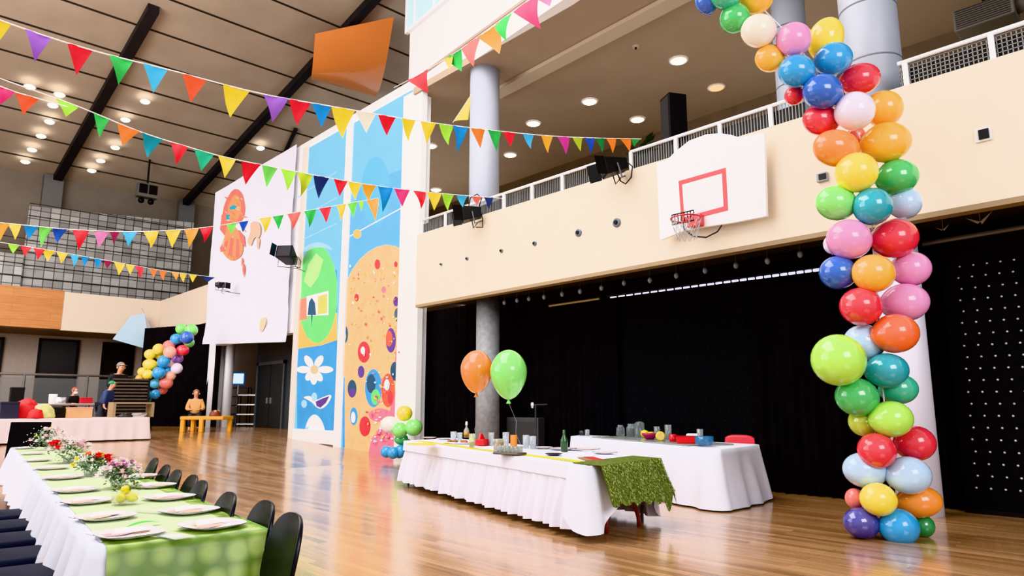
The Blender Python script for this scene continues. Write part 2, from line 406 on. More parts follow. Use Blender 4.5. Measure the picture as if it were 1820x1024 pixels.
M1.shape([(547, 560), (549, 538), (554, 529), (560, 538), (562, 560)], DKB, clip)
M1.shape([(565, 527), (582, 522), (582, 556), (565, 559)], OLV, clip)
M1.shape([(553, 558), (556, 558), (554, 582)], DKB, clip)
for k in range(3):
    yy = 300 + k * 46
    M1.shape([(528, 430 - k * 40), (599, 396 - k * 46), (599, 398 - k * 46), (528, 432 - k * 40)], LBL, clip)
for ang, L in ((-90 - 32, 30), (-90 + 32, 30), (180, 32), (0, 36), (90, 28), (125, 24), (55, 26)):
    a = math.radians(ang); ca, sa = math.cos(a), math.sin(a); w = 7
    M1.shape([(558 + ca * u * L - sa * v * w, 657 + sa * u * L + ca * v * w) for u, v in ((.1, -.3), (.5, -1), (.85, -.7), (1, 0), (.85, .7), (.5, 1), (.1, .3))], WHT, clip, ang == -122)
M1.shape(disc(559, 657, 7, 8), pm('sand', (214, 190, 150)), clip)
M1.shape([(538, 706), (552, 703), (562, 712), (574, 706), (592, 700), (584, 718), (572, 728), (562, 724), (556, 716), (546, 710)], WHT, clip)
M1.shape([(561, 714), (574, 708), (586, 704), (580, 716), (570, 725), (563, 722)], PUR, clip)
M1.shape(disc(541, 718, 5, 7), LBL, clip); M1.shape(disc(559, 706, 5, 8), LBL, clip, False)
M1.shape([(541 + 0, 772), (545, 752), (552, 740), (560, 736), (568, 741), (576, 755), (580, 777)], WHT, clip)
M1.shape([(536, 777), (545, 758), (550, 760), (541, 779)], LBL, clip)
o = tag(M1.mb.build('wall_mural', M1.mats), 'tall blue mural with green balloon shape and white flower', 'mural')
mb = MB(); mb.bbox((MX - .07, y1 - .02, floor_z(20)), (MX - .03, y0, .64)); tag(mb.build('mural_plinth', WHITE), 'low white board along the foot of the green balloon mural', 'board')
# right mural: large peach dome with dots
y0 = onx(609, 700, MX).y; y1 = onx(718, 700, MX).y
M2 = Mural(MX); M2.rect(y1, y0, .14, 10.3, SKY); clip = (609, 717)
M2.shape([(609, 620), (609, 420), (640, 330), (717, 300), (717, 560)], pm('midblue', (96, 176, 224)), clip)
M2.shape(disc(668, 340, 26, 62), pm('blueoval', (98, 184, 226)), clip)
M2.shape([(609, 426), (717, 367), (717, 369), (609, 428)], WHT, clip)
M2.shape(disc(635, 416, 7, 8), YEL, clip)
dome = [(609, 800), (609, 520), (616, 500), (626, 480), (638, 463), (654, 448), (670, 439), (686, 435), (704, 438), (717, 446), (717, 810)]
M2.shape(dome, PEACH, clip)
M2.shape([(717, 560), (708, 600), (702, 640), (704, 690), (690, 740), (660, 780), (655, 806), (717, 812)], PNK, clip)
M2.shape([(606, 670), (613, 670), (613, 796), (606, 796)], BLU, clip)
dots = [(671, 470, 5, 9, RED), (634, 529, 4, 7, RED), (682, 515, 4, 6, PNK), (704, 536, 5, 9, PUR), (647, 626, 11, 19, RED), (645, 623, 4, 7, WHT), (612, 594, 7, 17, DKB), (611, 598, 4, 10, OLV),
        (642, 661, 6, 11, PUR), (626, 691, 8, 16, DKB), (626, 698, 6, 8, PUR), (702, 660, 8, 17, DKB), (629, 740, 7, 16, BLU), (628, 742, 4, 10, WHT), (649, 758, 10, 18, RED), (695, 605, 9, 22, PUR), (692, 602, 6, 14, ORG),
        (664, 690, 15, 34, BLU), (660, 682, 8, 17, DKB), (668, 706, 8, 14, GRN), (690, 694, 12, 30, ORG), (688, 684, 5, 10, WHT), (694, 706, 5, 12, RED), (676, 738, 20, 12, PNK), (704, 470, 3, 5, RED), (706, 560, 5, 12, BROWN)]
for d in dots: M2.shape(disc(*d[:4]), d[4], clip)
rr = random.Random(4)
for k in range(90):
    M2.shape(disc(rr.uniform(622, 712), rr.uniform(470, 640), rr.uniform(.8, 2), rr.uniform(1, 3), 8), [YEL, WHT, CRL, ORG, OLV][k % 5], clip, k == 0)
for k in range(70):
    M2.shape(disc(rr.gauss(677, 14), rr.uniform(660, 790), rr.uniform(1, 3), rr.uniform(.8, 3), 7), [WHT, PNK, RED, LBL, YEL][k % 5], clip, k == 0)
tag(M2.mb.build('wall_mural', M2.mats), 'tall mural with a peach dome covered in coloured dots', 'mural')
# white post between
mb = MB(); ya = onx(599, 700, MX).y; yb = onx(610, 700, MX).y; mb.bbox((MX - .06, yb, .1), (MX + .03, ya, 10.5)); struct(mb, 'trim_3', WHITE, 'narrow white post between the two murals', 'post')
mb = MB(); ya = onx(518, 700, MX).y; yb = onx(526, 700, MX).y; mb.bbox((MX - .05, yb, .3), (MX + .03, ya, 10.4)); struct(mb, 'trim_4', mat('offwhite_post', (236, 226, 218), .6), 'narrow off-white post between the banner and murals', 'post')
# white banner with painted blobs
BAN = mat('banner_cloth', (226, 225, 240), .8, var=.04, scale=2, bump=.6)
ya = onx(377, 480, MX).y; yb = onx(520, 480, MX).y; za = 10.66
def ban(u, v):
    y = ya + (yb - ya) * u; z0 = 3.95 - .42 * u
    z = za + (z0 - za) * v
    w = .02 * math.sin(u * 31 + v * 43) * math.sin(v * 21 - u * 13) + .03 * math.sin(u * 9 + v * 5) + .04 * math.sin(v * 17 - u * 8) * v + .03 * math.sin(7 * (u + 1.4 * v))
    w *= .3 + .7 * min(1, v * 1.1)
    return (MX - .11 + w * .7 + .0 * v, y, z)
mb = MB(); mb.grid(ban, 50, 50)
t = empty('wall_banner', (MX - .1, (ya + yb) / 2, 3.8), 'large white wrinkled cloth banner with orange and red painted shapes', 'banner')
mb.build('banner_sheet', BAN, t, smooth=True)
M3 = Mural(MX - .143)
CO1 = pm('b_coral', (238, 120, 104), .1); CO2 = pm('b_orange', (246, 164, 96), .15, 6); CO3 = pm('b_teal', (40, 150, 180)); CO4 = pm('b_peach', (248, 206, 176), .2, 5)
for pts, m in (([(402, 356), (412, 338), (422, 335), (432, 346), (436, 366), (434, 386), (425, 398), (405, 400), (394, 388), (398, 366)], CO1),
               ([(406, 362), (416, 345), (425, 350), (430, 370), (424, 392), (410, 396), (404, 380)], CO2),
               ([(394, 382), (402, 376), (408, 400), (400, 420), (391, 408)], CO1),
               ([(407, 369), (415, 364), (422, 367), (418, 372), (409, 373)], CO3), ([(402, 382), (409, 381), (408, 392), (402, 392)], CO3),
               ([(404, 396), (416, 400), (430, 420), (433, 452), (414, 466), (400, 456), (392, 440), (400, 420)], CO2),
               ([(398, 430), (406, 428), (402, 446), (392, 448), (391, 440)], CO1), ([(424, 408), (434, 420), (436, 440), (428, 430)], CO1),
               ([(410, 422), (416, 424), (412, 458), (406, 452)], CO1), ([(420, 424), (425, 426), (426, 456), (419, 460)], CO1),
               ([(444, 396), (456, 392), (464, 402), (462, 424), (452, 420), (446, 440), (438, 430), (446, 412)], CO4),
               ([(456, 420), (462, 426), (460, 444), (457, 440)], CO4), ([(432, 466), (436, 474), (434, 494), (431, 480)], CO1), ([(430, 456), (433, 464), (429, 474)], CO1)):
    M3.shape(pts, m)
rr = random.Random(12)
for k in range(26):          # loose brush strokes inside the painted shape
    x = rr.uniform(398, 430); y = rr.uniform(345, 455); a = rr.uniform(-.5, .5) + (1.3 if y > 400 else 0.4); L = rr.uniform(6, 16); w_ = rr.uniform(.8, 1.8)
    dx, dy = math.cos(a) * L, math.sin(a) * L
    M3.shape([(x, y), (x + dx * .5 - dy * w_ / L, y + dy * .5 + dx * w_ / L), (x + dx, y + dy), (x + dx * .5 + dy * w_ / L, y + dy * .5 - dx * w_ / L)], (CO4, CO1, CO2)[k % 3])
M3.mb.build('painted_shapes', M3.mats, t)
M4 = Mural(MX - .16); M4.shape([(462, 568), (468, 565), (472, 563), (473, 572), (470, 582), (466, 590), (461, 590)], pm('b_pale', (252, 226, 190))); o = M4.mb.build('painted_smudge', M4.mats, t); o['label'] = 'pale orange painted smudge'

# ---------------- space behind the banner: pillars, door, shelves, screen
for px, w, X, lab in ((378, .78, 11.3, 'broad white pillar below the left end of the banner'), (400, .4, 11.6, 'slim white pillar below the banner')):
    p = onx(px, 762, X); z = floor_z(p.y); mb = MB(); mb.lathe([(w / 2, z), (w / 2, 4.9)], (p.x, p.y, 0), 20); shade(struct(mb, 'column', mat('white_pillar', (236, 234, 240), .5), lab, 'pillar'))
RX = 14.5
mb = MB(); mb.bbox((RX, 18, .2), (RX + .2, 41, 5.5)); struct(mb, 'wall_recess', mat('recess_wall', (176, 172, 170), .8, var=.05), 'pale wall in the recess behind the banner', 'wall')
mb = MB(); mb.bbox((MX + .4, 18, 4.9), (RX, 41, 5.1)); struct(mb, 'ceiling_recess', mat('recess_ceiling', (70, 70, 76), .8), 'dark soffit above the recess behind the banner', 'ceiling')
d0 = onx(453, 700, 12.6); d1 = onx(516, 700, 12.6); fz = floor_z(d1.y)
mb = MB(); mb.bbox((12.6, d1.y, fz), (12.75, d0.y, 4.9)); struct(mb, 'wall_door', mat('door_wall', (66, 70, 74), .6), 'dark grey wall around the double door', 'wall')
q0 = onx(459, 645, 12.55); q1 = onx(508, 650, 12.55)
mb = MB(); t_ = .14
mb.bbox((12.5, q1.y, fz), (12.6, q1.y + t_, q0.z)); mb.bbox((12.5, q0.y - t_, fz), (12.6, q0.y, q0.z)); mb.bbox((12.5, q1.y, q0.z - t_), (12.6, q0.y, q0.z))
dr = struct(mb, 'door_1', mat('door_frame', (82, 88, 92), .5), 'dark grey double door left of the murals', 'door')
ym = (q0.y + q1.y) / 2
for a, b in ((q1.y + t_, ym - .02), (ym + .02, q0.y - t_)):
    mb = MB(); mb.bbox((12.54, a, fz + .02), (12.6, b, q0.z - t_)); l = mb.build('door_leaf', mat('door_leaf', (46, 50, 52), .45), dr)
    mb = MB(); mb.bbox((12.48, ym - .2 if b < ym else ym + .16, fz + 1.0), (12.54, ym - .16 if b < ym else ym + .2, fz + 1.25)); mb.build('door_handle', STEEL, l)
# screen on a stand
p = onf(425, 770, 31.5); sc0 = onf(424, 673, 31.5); z = floor_z(p.y)
t = empty('screen_stand', (sc0.x, sc0.y, z), 'glowing blue-white screen on a thin stand near the pillars', 'screen')
mb = MB(); mb.tube([(sc0.x, sc0.y, z), (sc0.x, sc0.y, sc0.z)], .03); mb.build('pole', STEEL, t)
mb = MB(); mb.lathe([(.3, z), (.28, z + .03), (.05, z + .06)], (sc0.x, sc0.y, 0)); mb.build('base', STEEL, t)
mb = MB(); mb.box(sc0, (.56, .08, .6), rz=-AZ + .3); mb.build('screen_frame', mat('screen_frame_blue', (60, 130, 200), .4), t)
mb = MB(); mb.box(sc0 - Vector((.0245, .05, 0)) , (.42, .03, .44), rz=-AZ + .3); mb.build('display', mat('display_glow', (215, 240, 255), .4, emit=2), t)
# metal shelf racks
for px, yy, hh, n, lab in ((422, 768, 1.75, 5, 'tall steel shelf rack behind the glowing screen'), (440, 770, 1.4, 4, 'shorter steel shelf rack beside the double door')):
    c = onf(px, yy, 30.6 if n == 4 else 32.5); z = floor_z(c.y); t = empty('shelf_rack', (c.x, c.y, z), lab, 'rack', rz=-AZ)
    M = Matrix.Translation(c) @ Matrix.Rotation(-AZ, 4, 'Z')
    for k in range(n):
        mb = MB(); mb.box((0, 0, .12 + k * (hh - .15) / (n - 1)), (.95, .4, .045)); mb.build('shelf', STEEL, t, loc=(0, 0, 0))
    for sx in (-1, 1):
        for sy in (-1, 1):
            mb = MB(); mb.box((sx * .46, sy * .18, hh / 2), (.04, .04, hh)); mb.build('upright', MATTEB, t, loc=(0, 0, 0))

# black backdrop at far end
def drape(name, A, B, z0, z1, m, label, folds=30, amp=.08, seed=1, group=None, cat='curtain'):
    rnd = random.Random(seed); A = Vector(A); B = Vector(B); d = (B - A); L = d.length; d.normalize(); nr = Vector((-d.y, d.x, 0))
    ph = [rnd.uniform(0, 6) for _ in range(6)]; n = max(folds * 5, 30)
    def fn(u, v):
        k = u * folds * 2 * PI
        w = amp * (.55 * math.sin(k + ph[0]) + .3 * math.sin(k * .43 + ph[1]) + .2 * math.sin(k * 1.7 + ph[2])) * (.35 + .65 * (1 - v))
        return A + d * (u * L) + nr * w + Vector((0, 0, z0 + (z1 - z0) * v))
    mb = MB(); mb.grid(fn, n, 6); o = mb.build(name, m, smooth=True)
    return tag(o, label, cat, group)
a = onfloor(243, 757); b = onfloor(372, 760)
drape('curtain', (a.x, a.y, 0), (b.x + .3, b.y, 0), .47, 4.95, BLACK, 'black curtain hanging behind the distant balloon garland', 14, .1, 5)
# curtains under balcony
def cy(px, X=CX): return onx(px, 700, X).y
for i, (a, b, fo, lab) in enumerate(((748, 846, 10, 'black curtain left of the concrete column'), (846, 1000, 14, 'black curtain just right of the concrete column'), (1000, 1100, 10, 'black curtain left of the dark patterned panel'), (1343, 1520, 9, 'black curtain between the patterned panel and the garland'), (1520, 1694, 10, 'black curtain behind the garland and white column'))):
    drape('curtain', (CX, cy(a), 0), (CX, cy(b), 0), .015, BZ0 + .13, BLACK, lab, fo, .09, 10 + i)
# patterned panel
py0 = cy(1100); py1 = cy(1343)
t = empty('backdrop_panel', (CX + .12, (py0 + py1) / 2, 0), 'flat dark panel with faint dot pattern behind the buffet', 'panel')
mb = MB(); mb.bbox((CX + .1, py1 - .1, .02), (CX + .16, py0 + .1, BZ0 + .1)); mb.build('panel_sheet', BLACKP, t)
mb = MB(); dm = mat('faint_dot', (38, 38, 40), .9, spec=.1)
for r in range(15):
    for c in range(15):
        mb.lathe([(.022, 0), (.018, .01)], (CX + .1, py1 + .1 + (py0 - py1 - .2) * (c + .5 * (r % 2)) / 15, .75 + r * .19), 6, M=Matrix.Rotation(-PI / 2, 3, 'Y'))
o = mb.build('dot_pattern', dm, t); o['kind'] = 'stuff'
# studded panel at right
sy0 = cy(1694, 10.8); sy1 = 1.2
t = empty('studded_panel', (10.85, (sy0 + sy1) / 2, 0), 'black panel with rows of shiny studs at far right', 'panel')
mb = MB(); mb.bbox((10.82, sy1, .06), (10.9, sy0, 3.72)); mb.build('panel_sheet', BLACKP, t)
mb = MB(); mb.bbox((10.8, sy1, .0), (10.92, sy0, .06)); mb.build('bottom_rail', MATTEB, t)
base = MB().ball((0, 0, 0), .017, 6)
so = None
sm = mat('stud_metal', (190, 190, 194), .25, metal=.6)
for r in range(20):
    for c in range(5):
        y = onx(1706 + c * 25 + (r % 2) * 4 + r * .5, 600, 10.81).y; z = .33 + r * .155
        if y < sy1 + .03 or y > sy0: continue
        if so is None: so = base.build('stud', sm, t, True, loc=(10.81 - t.location.x, y - t.location.y, z)); q = so
        else: q = so.copy(); COL.objects.link(q)
        q.location = (10.81 - t.location.x, y - t.location.y, z)
# light track + pipe under balcony
def strip(name, pa, pb, X, r, m, label, cat):
    mb = MB(); mb.tube([onx(*pa, X), onx(*pb, X)], r, 6); return tag(mb.build(name, m), label, cat)
t = empty('light_track', onx(1280, 502, 10.6), 'dashed white light track hanging above the dark panel', 'light')
for k in range(26):
    u = k / 26.; a = (1085 + 375 * u, 529 - 50 * u); b = (1085 + 375 * (u + .028), 529 - 50 * (u + .028))
    mb = MB(); mb.tube([onx(*a, 10.6), onx(*b, 10.6)], .012 + .012 * u, 5); mb.build('lamp_segment', mat('track_glow', (225, 225, 245), .5, emit=1.2), t)
mb = MB(); mb.tube([onx(1080, 526, 10.63), onx(1464, 474, 10.63)], .03, 6); [mb.tube([onx(1080 + 384 * u, 526 - 52 * u, 10.63), (10.63, onx(1080 + 384 * u, 526 - 52 * u, 10.63).y, BZ0 + .15)], .008, 5) for u in (0, .33, .66, 1)]; mb.build('track_bar', MATTEB, t)
strip('curtain_rail', (976, 544), (1065, 531), 10.6, .022, mat('rail_beige', (170, 150, 110), .5), 'beige curtain rail above the black curtain', 'rail')
strip('ceiling_pipe', (1640, 434), (1830, 402), 10.5, .03, mat('pipe_grey', (110, 108, 105), .4), 'grey pipe above the studded panel at far right', 'pipe')
for k, (px, py, lab) in enumerate(((1676, 408, 'small white paper bird left of two above the grey pipe'), (1742, 394, 'larger white paper bird above the studded panel'))):
    c = onx(px, py, 10.45); s = .09 if k == 0 else .16
    mb = MB(); mb.prism([c, c + Vector((0, s, s * .5)), c + Vector((0, s * .2, -s * .15))], (.01, 0, 0)); mb.prism([c, c + Vector((0, -s * .9, s * .7)), c + Vector((0, -s * .1, -s * .25))], (.01, 0, 0))
    mb.tube([c, (c.x, c.y, BZ0 + .14)], .003, 4)
    tag(mb.build('paper_bird', mat('bird_grey', (190, 186, 184), .7)), lab, 'paper bird')
# hanging bulbs
for i, (px, py) in enumerate(((896.5, 538), (919, 534), (940, 531), (967, 528), (999, 523), (1031, 518), (1069, 512), (1109, 503), (1155, 498), (1202, 490), (1253, 481), (1308, 472), (1364, 464), (1422, 452))):
    c = onx(px, py, 9.95)
    t = empty('hanging_bulb', c, 'small grey bulb on a cord under the balcony, %s from left' % ORD[i], 'bulb', 'bulbs under the balcony edge')
    mb = MB(); mb.ball((0, 0, 0), .042, 8, 1.35); mb.build('bulb', mat('bulb_grey', (120, 122, 126), .3), t, True, loc=(0, 0, 0))
    mb = MB(); mb.tube([(0, 0, .05), (0, 0, BZ0 + .15 - c.z)], .006, 5); mb.build('cord', mat('cord_grey', (90, 90, 92), .6), t, loc=(0, 0, 0))

# ================================================================ BALCONY DETAILS
def railing(name, label, px0, px1, posts, kind, h=.36, X=BX + .1, slat=True):
    ya = onx(px0, 400 if px0 < 1000 else 200, X); 
    A = onx(px0[0], px0[1], X) if isinstance(px0, tuple) else ya
def balcony_rail(label, ya, yb, posts, mesh, ztop):
    X = BX + .1; t = empty('balcony_railing', (X, (ya + yb) / 2, BZ1), label, 'railing', 'railing sections on the balcony parapet')
    mb = MB(); mb.tube([(X, ya, ztop), (X, yb, ztop)], .03, 8); mb.build('handrail', WHITEM, t, True)
    pr = None
    for y in posts:
        mb = MB(); mb.box((X, y, (BZ1 + ztop) / 2), (.05, .06, ztop - BZ1)); mb.build('post', WHITEM, t)
    mb = MB(); n = int(abs(yb - ya) / .05)
    dk = mat('infill_dark', (38, 36, 36), .7)
    for k in range(n):
        y = ya + (yb - ya) * (k + .5) / n
        mb.box((X + .02, y, (BZ1 + ztop) / 2 + .01), (.008, .011, ztop - BZ1 - .06))
    if mesh:
        for k in range(7): mb.box((X + .02, (ya + yb) / 2, BZ1 + .05 + k * .055), (.008, abs(yb - ya), .009))
    mb.build('infill_bars', mat('infill_silver', (128, 128, 128), .5), t)
    mb = MB(); mb.box((X + .06, (ya + yb) / 2, (BZ1 + ztop) / 2 - .03), (.006, abs(yb - ya), ztop - BZ1 - .1)); mb.build('infill_panel', dk, t)
def yb_(px, py): return onx(px, py, BX + .1).y
RZ = BZ1 + .37
balcony_rail('white railing with dark bars, left of the balcony spotlight pair', yb_(748, 395), yb_(1088, 300), [yb_(x, y) for x, y in ((750, 405), (792, 392), (896, 360), (946, 345), (1000, 330), (1064, 310))], False, RZ)
balcony_rail('white railing with dark bars behind the basketball backboard', yb_(1122, 290), yb_(1428, 190), [yb_(x, y) for x, y in ((1122, 285), (1202, 260), (1280, 235), (1370, 205))], False, RZ)
balcony_rail('white railing with square mesh at the far right', yb_(1597, 130), yb_(1850, 60), [yb_(x, y) for x, y in ((1610, 130), (1762, 75))], True, RZ)
# balcony ceiling lights
def lamp_ceiling(c, r, m, label, group, nrm=None):
    t = empty('recessed_light', c, label, 'ceiling light', group)
    M = (nrm.to_track_quat('Z', 'Y').to_matrix() if nrm is not None else Matrix.Identity(3))
    mb = MB(); mb.lathe([(r * 1.18, .0), (r * 1.2, -.02), (r, -.03)], (0, 0, 0), 20, M=M, caps=False); mb.build('trim_ring', WHITEM, t, loc=(0, 0, 0))
    mb = MB(); mb.lathe([(r * .98, -.022), (r * .9, -.04)], (0, 0, 0), 20, M=M); mb.build('lamp', m, t, loc=(0, 0, 0))
for i, (px, py, lab) in enumerate(((1206, 107, 'large lit downlight in the balcony ceiling, nearest to the garland'), (1048, 180, 'lit downlight near the middle of the balcony ceiling'), (1273, 155, 'warm yellow downlight near the back of the balcony ceiling'), (948, 219, 'lit downlight just right of the upper left column'), (1133, 212, 'lit downlight left of the black hanging speaker'),
                                 (765, 259, 'lit downlight beside the pilaster above the upper bunting'), (907, 275, 'lit downlight above the railing right of the column'), (775, 337, 'lit downlight lowest beside the pilaster'))):
    lamp_ceiling(onz(px, py, CZ - .005), .2, WARML if i == 2 else LAMP, lab, 'balcony downlights')
c = onz(1130, 82, CZ); t = empty('smoke_detector', c, 'small round smoke detector on the balcony ceiling', 'detector')
mb = MB(); mb.lathe([(.09, 0), (.08, -.04)], (0, 0, 0), 14); mb.build('base', MEZZL, t, loc=(0, 0, 0)); mb = MB(); mb.lathe([(.03, -.04), (.025, -.08)], (0, 0, 0), 10); mb.build('sensor', MATTEB, t, loc=(0, 0, 0))
# black hanging speaker
c = onx(1196, 172, 11.6); zs = BZ0 + .4
t = empty('stacked_speaker', (c.x, c.y, zs), 'tall black speaker stack standing on the balcony behind the railing', 'speaker', rz=-.5)
hs = c.z - zs; h1 = hs * .5
for k, nm in enumerate(('lower_cabinet', 'upper_cabinet')):
    mb = MB(); mb.box((0, 0, hs * (.25 + .5 * k)), (.4, .4, hs * .5 - .015)); o = mb.build(nm, MATTEB, t, loc=(0, 0, 0), bevel=.015)
    mb = MB(); mb.box((-.205, 0, hs * (.25 + .5 * k)), (.012, .34, hs * .5 - .12)); mb.build('grille', mat('grille', (36, 36, 38), .7, var=.3, scale=60), o, loc=(0, 0, 0))
# air conditioner
c = onx(1752, 30, 14.5)
t = empty('air_duct', c, 'grey ventilation unit hanging above the right balcony railing', 'vent')
mb = MB(); mb.box((0, 0, 0), (.5, .95, .42)); mb.build('housing', mat('duct', (112, 106, 98), .6), t, loc=(0, 0, 0), bevel=.03)
mb = MB()
for k in range(9): mb.box((-.26, 0, -.17 + k * .043), (.02, .85, .018))
mb.build('grille', mat('duct_grille', (74, 70, 64), .6), t, loc=(0, 0, 0))
mb = MB(); mb.tube([(0, -.45, 0), (0, -.9, .02), (0, -1.6, .1)], .15, 12); mb.build('pipe', mat('duct', (112, 106, 98)), t, True, loc=(0, 0, 0))
mb = MB(); mb.tube([(0, 0, .2), (0, 0, CZ - c.z)], .03, 6); mb.build('hanger', MATTEB, t, loc=(0, 0, 0))
# potted plant on balcony
c = onx(1138, 258, 10.6)
t = empty('potted_plant', (c.x, c.y, BZ0 + .4), 'dark leafy plant on the balcony behind the railing', 'plant')
mb = MB(); h = c.z - (BZ0 + .4); mb.lathe([(.14, 0), (.2, .4), (.17, .4)], (0, 0, 0), 14); mb.build('pot', mat('pot_brown', (90, 60, 42), .7), t, loc=(0, 0, 0))
mb = MB(); mb.tube([(0, 0, .35), (.02, 0, h - .2)], .025, 6); mb.build('stem', mat('stem_brown', (70, 60, 40), .8), t, loc=(0, 0, 0))
mb = MB(); rr = random.Random(3)
for k in range(60):
    a = rr.uniform(0, 6.3); b = rr.uniform(.1, .5); L = rr.uniform(.15, .34); o0 = Vector((math.cos(a) * b * .4, math.sin(a) * b * .4, h - .2 + rr.uniform(-.2, .2))); dd = Vector((math.cos(a), math.sin(a), rr.uniform(-.3, .6))) * L; w = Vector((-math.sin(a), math.cos(a), 0)) * L * .2
    mb.add([o0, o0 + dd * .5 + w, o0 + dd, o0 + dd * .5 - w], [(0, 1, 2, 3)])
mb.build('foliage', mat('dark_leaf', (40, 62, 36), .6, var=.3), t, loc=(0, 0, 0))
# parapet fittings
for i, (px, py, r, ) in enumerate(((785, 470, .035), (831, 460, .04), (892, 446, .045), (951, 433, .05), (1029, 414, .075), (1097, 396, .085))):
    c = onx(px, py, BX)
    t = empty('wall_fitting', c, 'small dark round fitting on the cream parapet, %s from left' % ORD[i], 'fitting', 'round fittings on the parapet')
    M = Matrix.Rotation(-PI / 2, 3, 'Y')
    mb = MB(); mb.lathe([(r, 0), (r, .03), (r * .8, .04)], (0, 0, 0), 16, M=M); mb.build('ring', mat('fitting_grey', (96, 104, 120), .4), t, loc=(0, 0, 0))
    mb = MB(); mb.lathe([(r * .5, .03), (r * .45, .06)], (0, 0, 0), 12, M=M); mb.build('plug', MATTEB, t, loc=(0, 0, 0))
c = onx(1463, 316, BX); t = empty('thermostat', c, 'small grey and black control box on the cream parapet', 'control box')
mb = MB(); mb.box((-.03, 0, 0), (.06, .15, .13)); mb.build('case', mat('case_grey', (150, 152, 156), .5), t, loc=(0, 0, 0), bevel=.008)
mb = MB(); mb.box((-.065, -.015, .0), (.012, .1, .08)); mb.build('display', MATTEB, t, loc=(0, 0, 0))
c = onx(1748, 240, BX); t = empty('wall_socket', c, 'white framed black socket at the right of the parapet', 'socket')
mb = MB(); mb.box((-.015, 0, 0), (.03, .17, .17)); mb.build('frame', mat('socket_frame', (214, 212, 216), .5), t, loc=(0, 0, 0), bevel=.006)
mb = MB(); mb.box((-.035, -.01, 0), (.02, .105, .12)); mb.build('insert', MATTEB, t, loc=(0, 0, 0))

# ---------------- basketball backboard and hoop
BBX = BX - .22
def bb(px, py, off=0): return onx(px, py, BBX - off)
t = empty('basketball_backboard', onx(1265, 340, BX), 'white basketball backboard with red square on the cream parapet', 'backboard')
out = [(1167, 290), (1173, 427), (1190, 420), (1217, 409), (1245, 404), (1300, 396), (1362, 384), (1358, 236), (1335, 240), (1315, 245), (1300, 240), (1280, 237), (1255, 239), (1225, 250), (1200, 270), (1186, 284)]
mb = MB(); mb.prism([bb(*p) for p in out], (.06, 0, 0)); mb.build('board', mat('board_white', (246, 246, 252), .35), t)
r_ = mat('hoop_red', (226, 66, 74), .4)
mb = MB(); O = [(1206, 322), (1290, 298), (1294, 374), (1211, 395)]; I = [(1212, 328), (1283, 308), (1286, 367), (1216, 386)]
vs = [bb(*p, off=.004) for p in O + I]; mb.add(vs, [(i, (i + 1) % 4, 4 + (i + 1) % 4, 4 + i) for i in range(4)]); mb.build('target_square', r_, t)
mb = MB()
for py in (290, 360):
    c = onx(1250, py, BBX + .06); mb.bbox((c.x, c.y - .4, c.z - .04), (BX, c.y + .4, c.z + .04))
mb.build('mounting_bracket', MATTEB, t)
hc = bb(1246, 396)
mb = MB(); hr = .23; H = Vector((hc.x - .33, hc.y + .06, hc.z + .02))
mb.tube([H + Vector((math.cos(q) * hr, math.sin(q) * hr, 0)) for q in [2 * PI * k / 28 for k in range(29)]], .012, 8); ri = mb.build('rim', mat('rim_red', (196, 50, 60), .35), t, True)
mb = MB(); mb.bbox((hc.x - .12, hc.y - .06, hc.z - .07), (hc.x, hc.y + .18, hc.z + .12)); mb.build('rim_plate', r_, t, bevel=.02)
mb = MB()
for k in range(12):
    q = 2 * PI * k / 12
    for s in (1, -1):
        mb.tube([H + Vector((math.cos(q + s * j * .26) * hr * (1 - .12 * j), math.sin(q + s * j * .26) * hr * (1 - .12 * j), -.11 * j)) for j in range(4)], .005, 4)
mb.build('net', mat('net_cord', (170, 172, 176), .7), t)
mb = MB(); y_ = hc.y + .45; 
for dz in (0, .16): mb.tube([(BBX - .12, y_, hc.z + .03 + dz), (BBX - .12, hc.y + .05, hc.z + .03 + dz)], .012, 5)
for k in range(8): yk = hc.y + .05 + .4 * k / 7; mb.tube([(BBX - .12, yk, hc.z + .03), (BBX - .12, yk, hc.z + .19)], .009, 5)
mb.tube([(BBX - .12, hc.y + .1, hc.z + .1), (BBX, hc.y + .1, hc.z + .1)], .012, 5)
mb.build('wire_guard', MATTEB, t)
mb = MB(); mb.tube([onx(1213, 392, BBX - .03), onx(1216, 408, BBX - .05), onx(1232, 420, BBX - .05), onx(1255, 422, BBX - .05), onx(1275, 412, BBX - .05), onx(1283, 400, BBX - .03)], .012, 6); mb.build('cable', MATTEB, t)

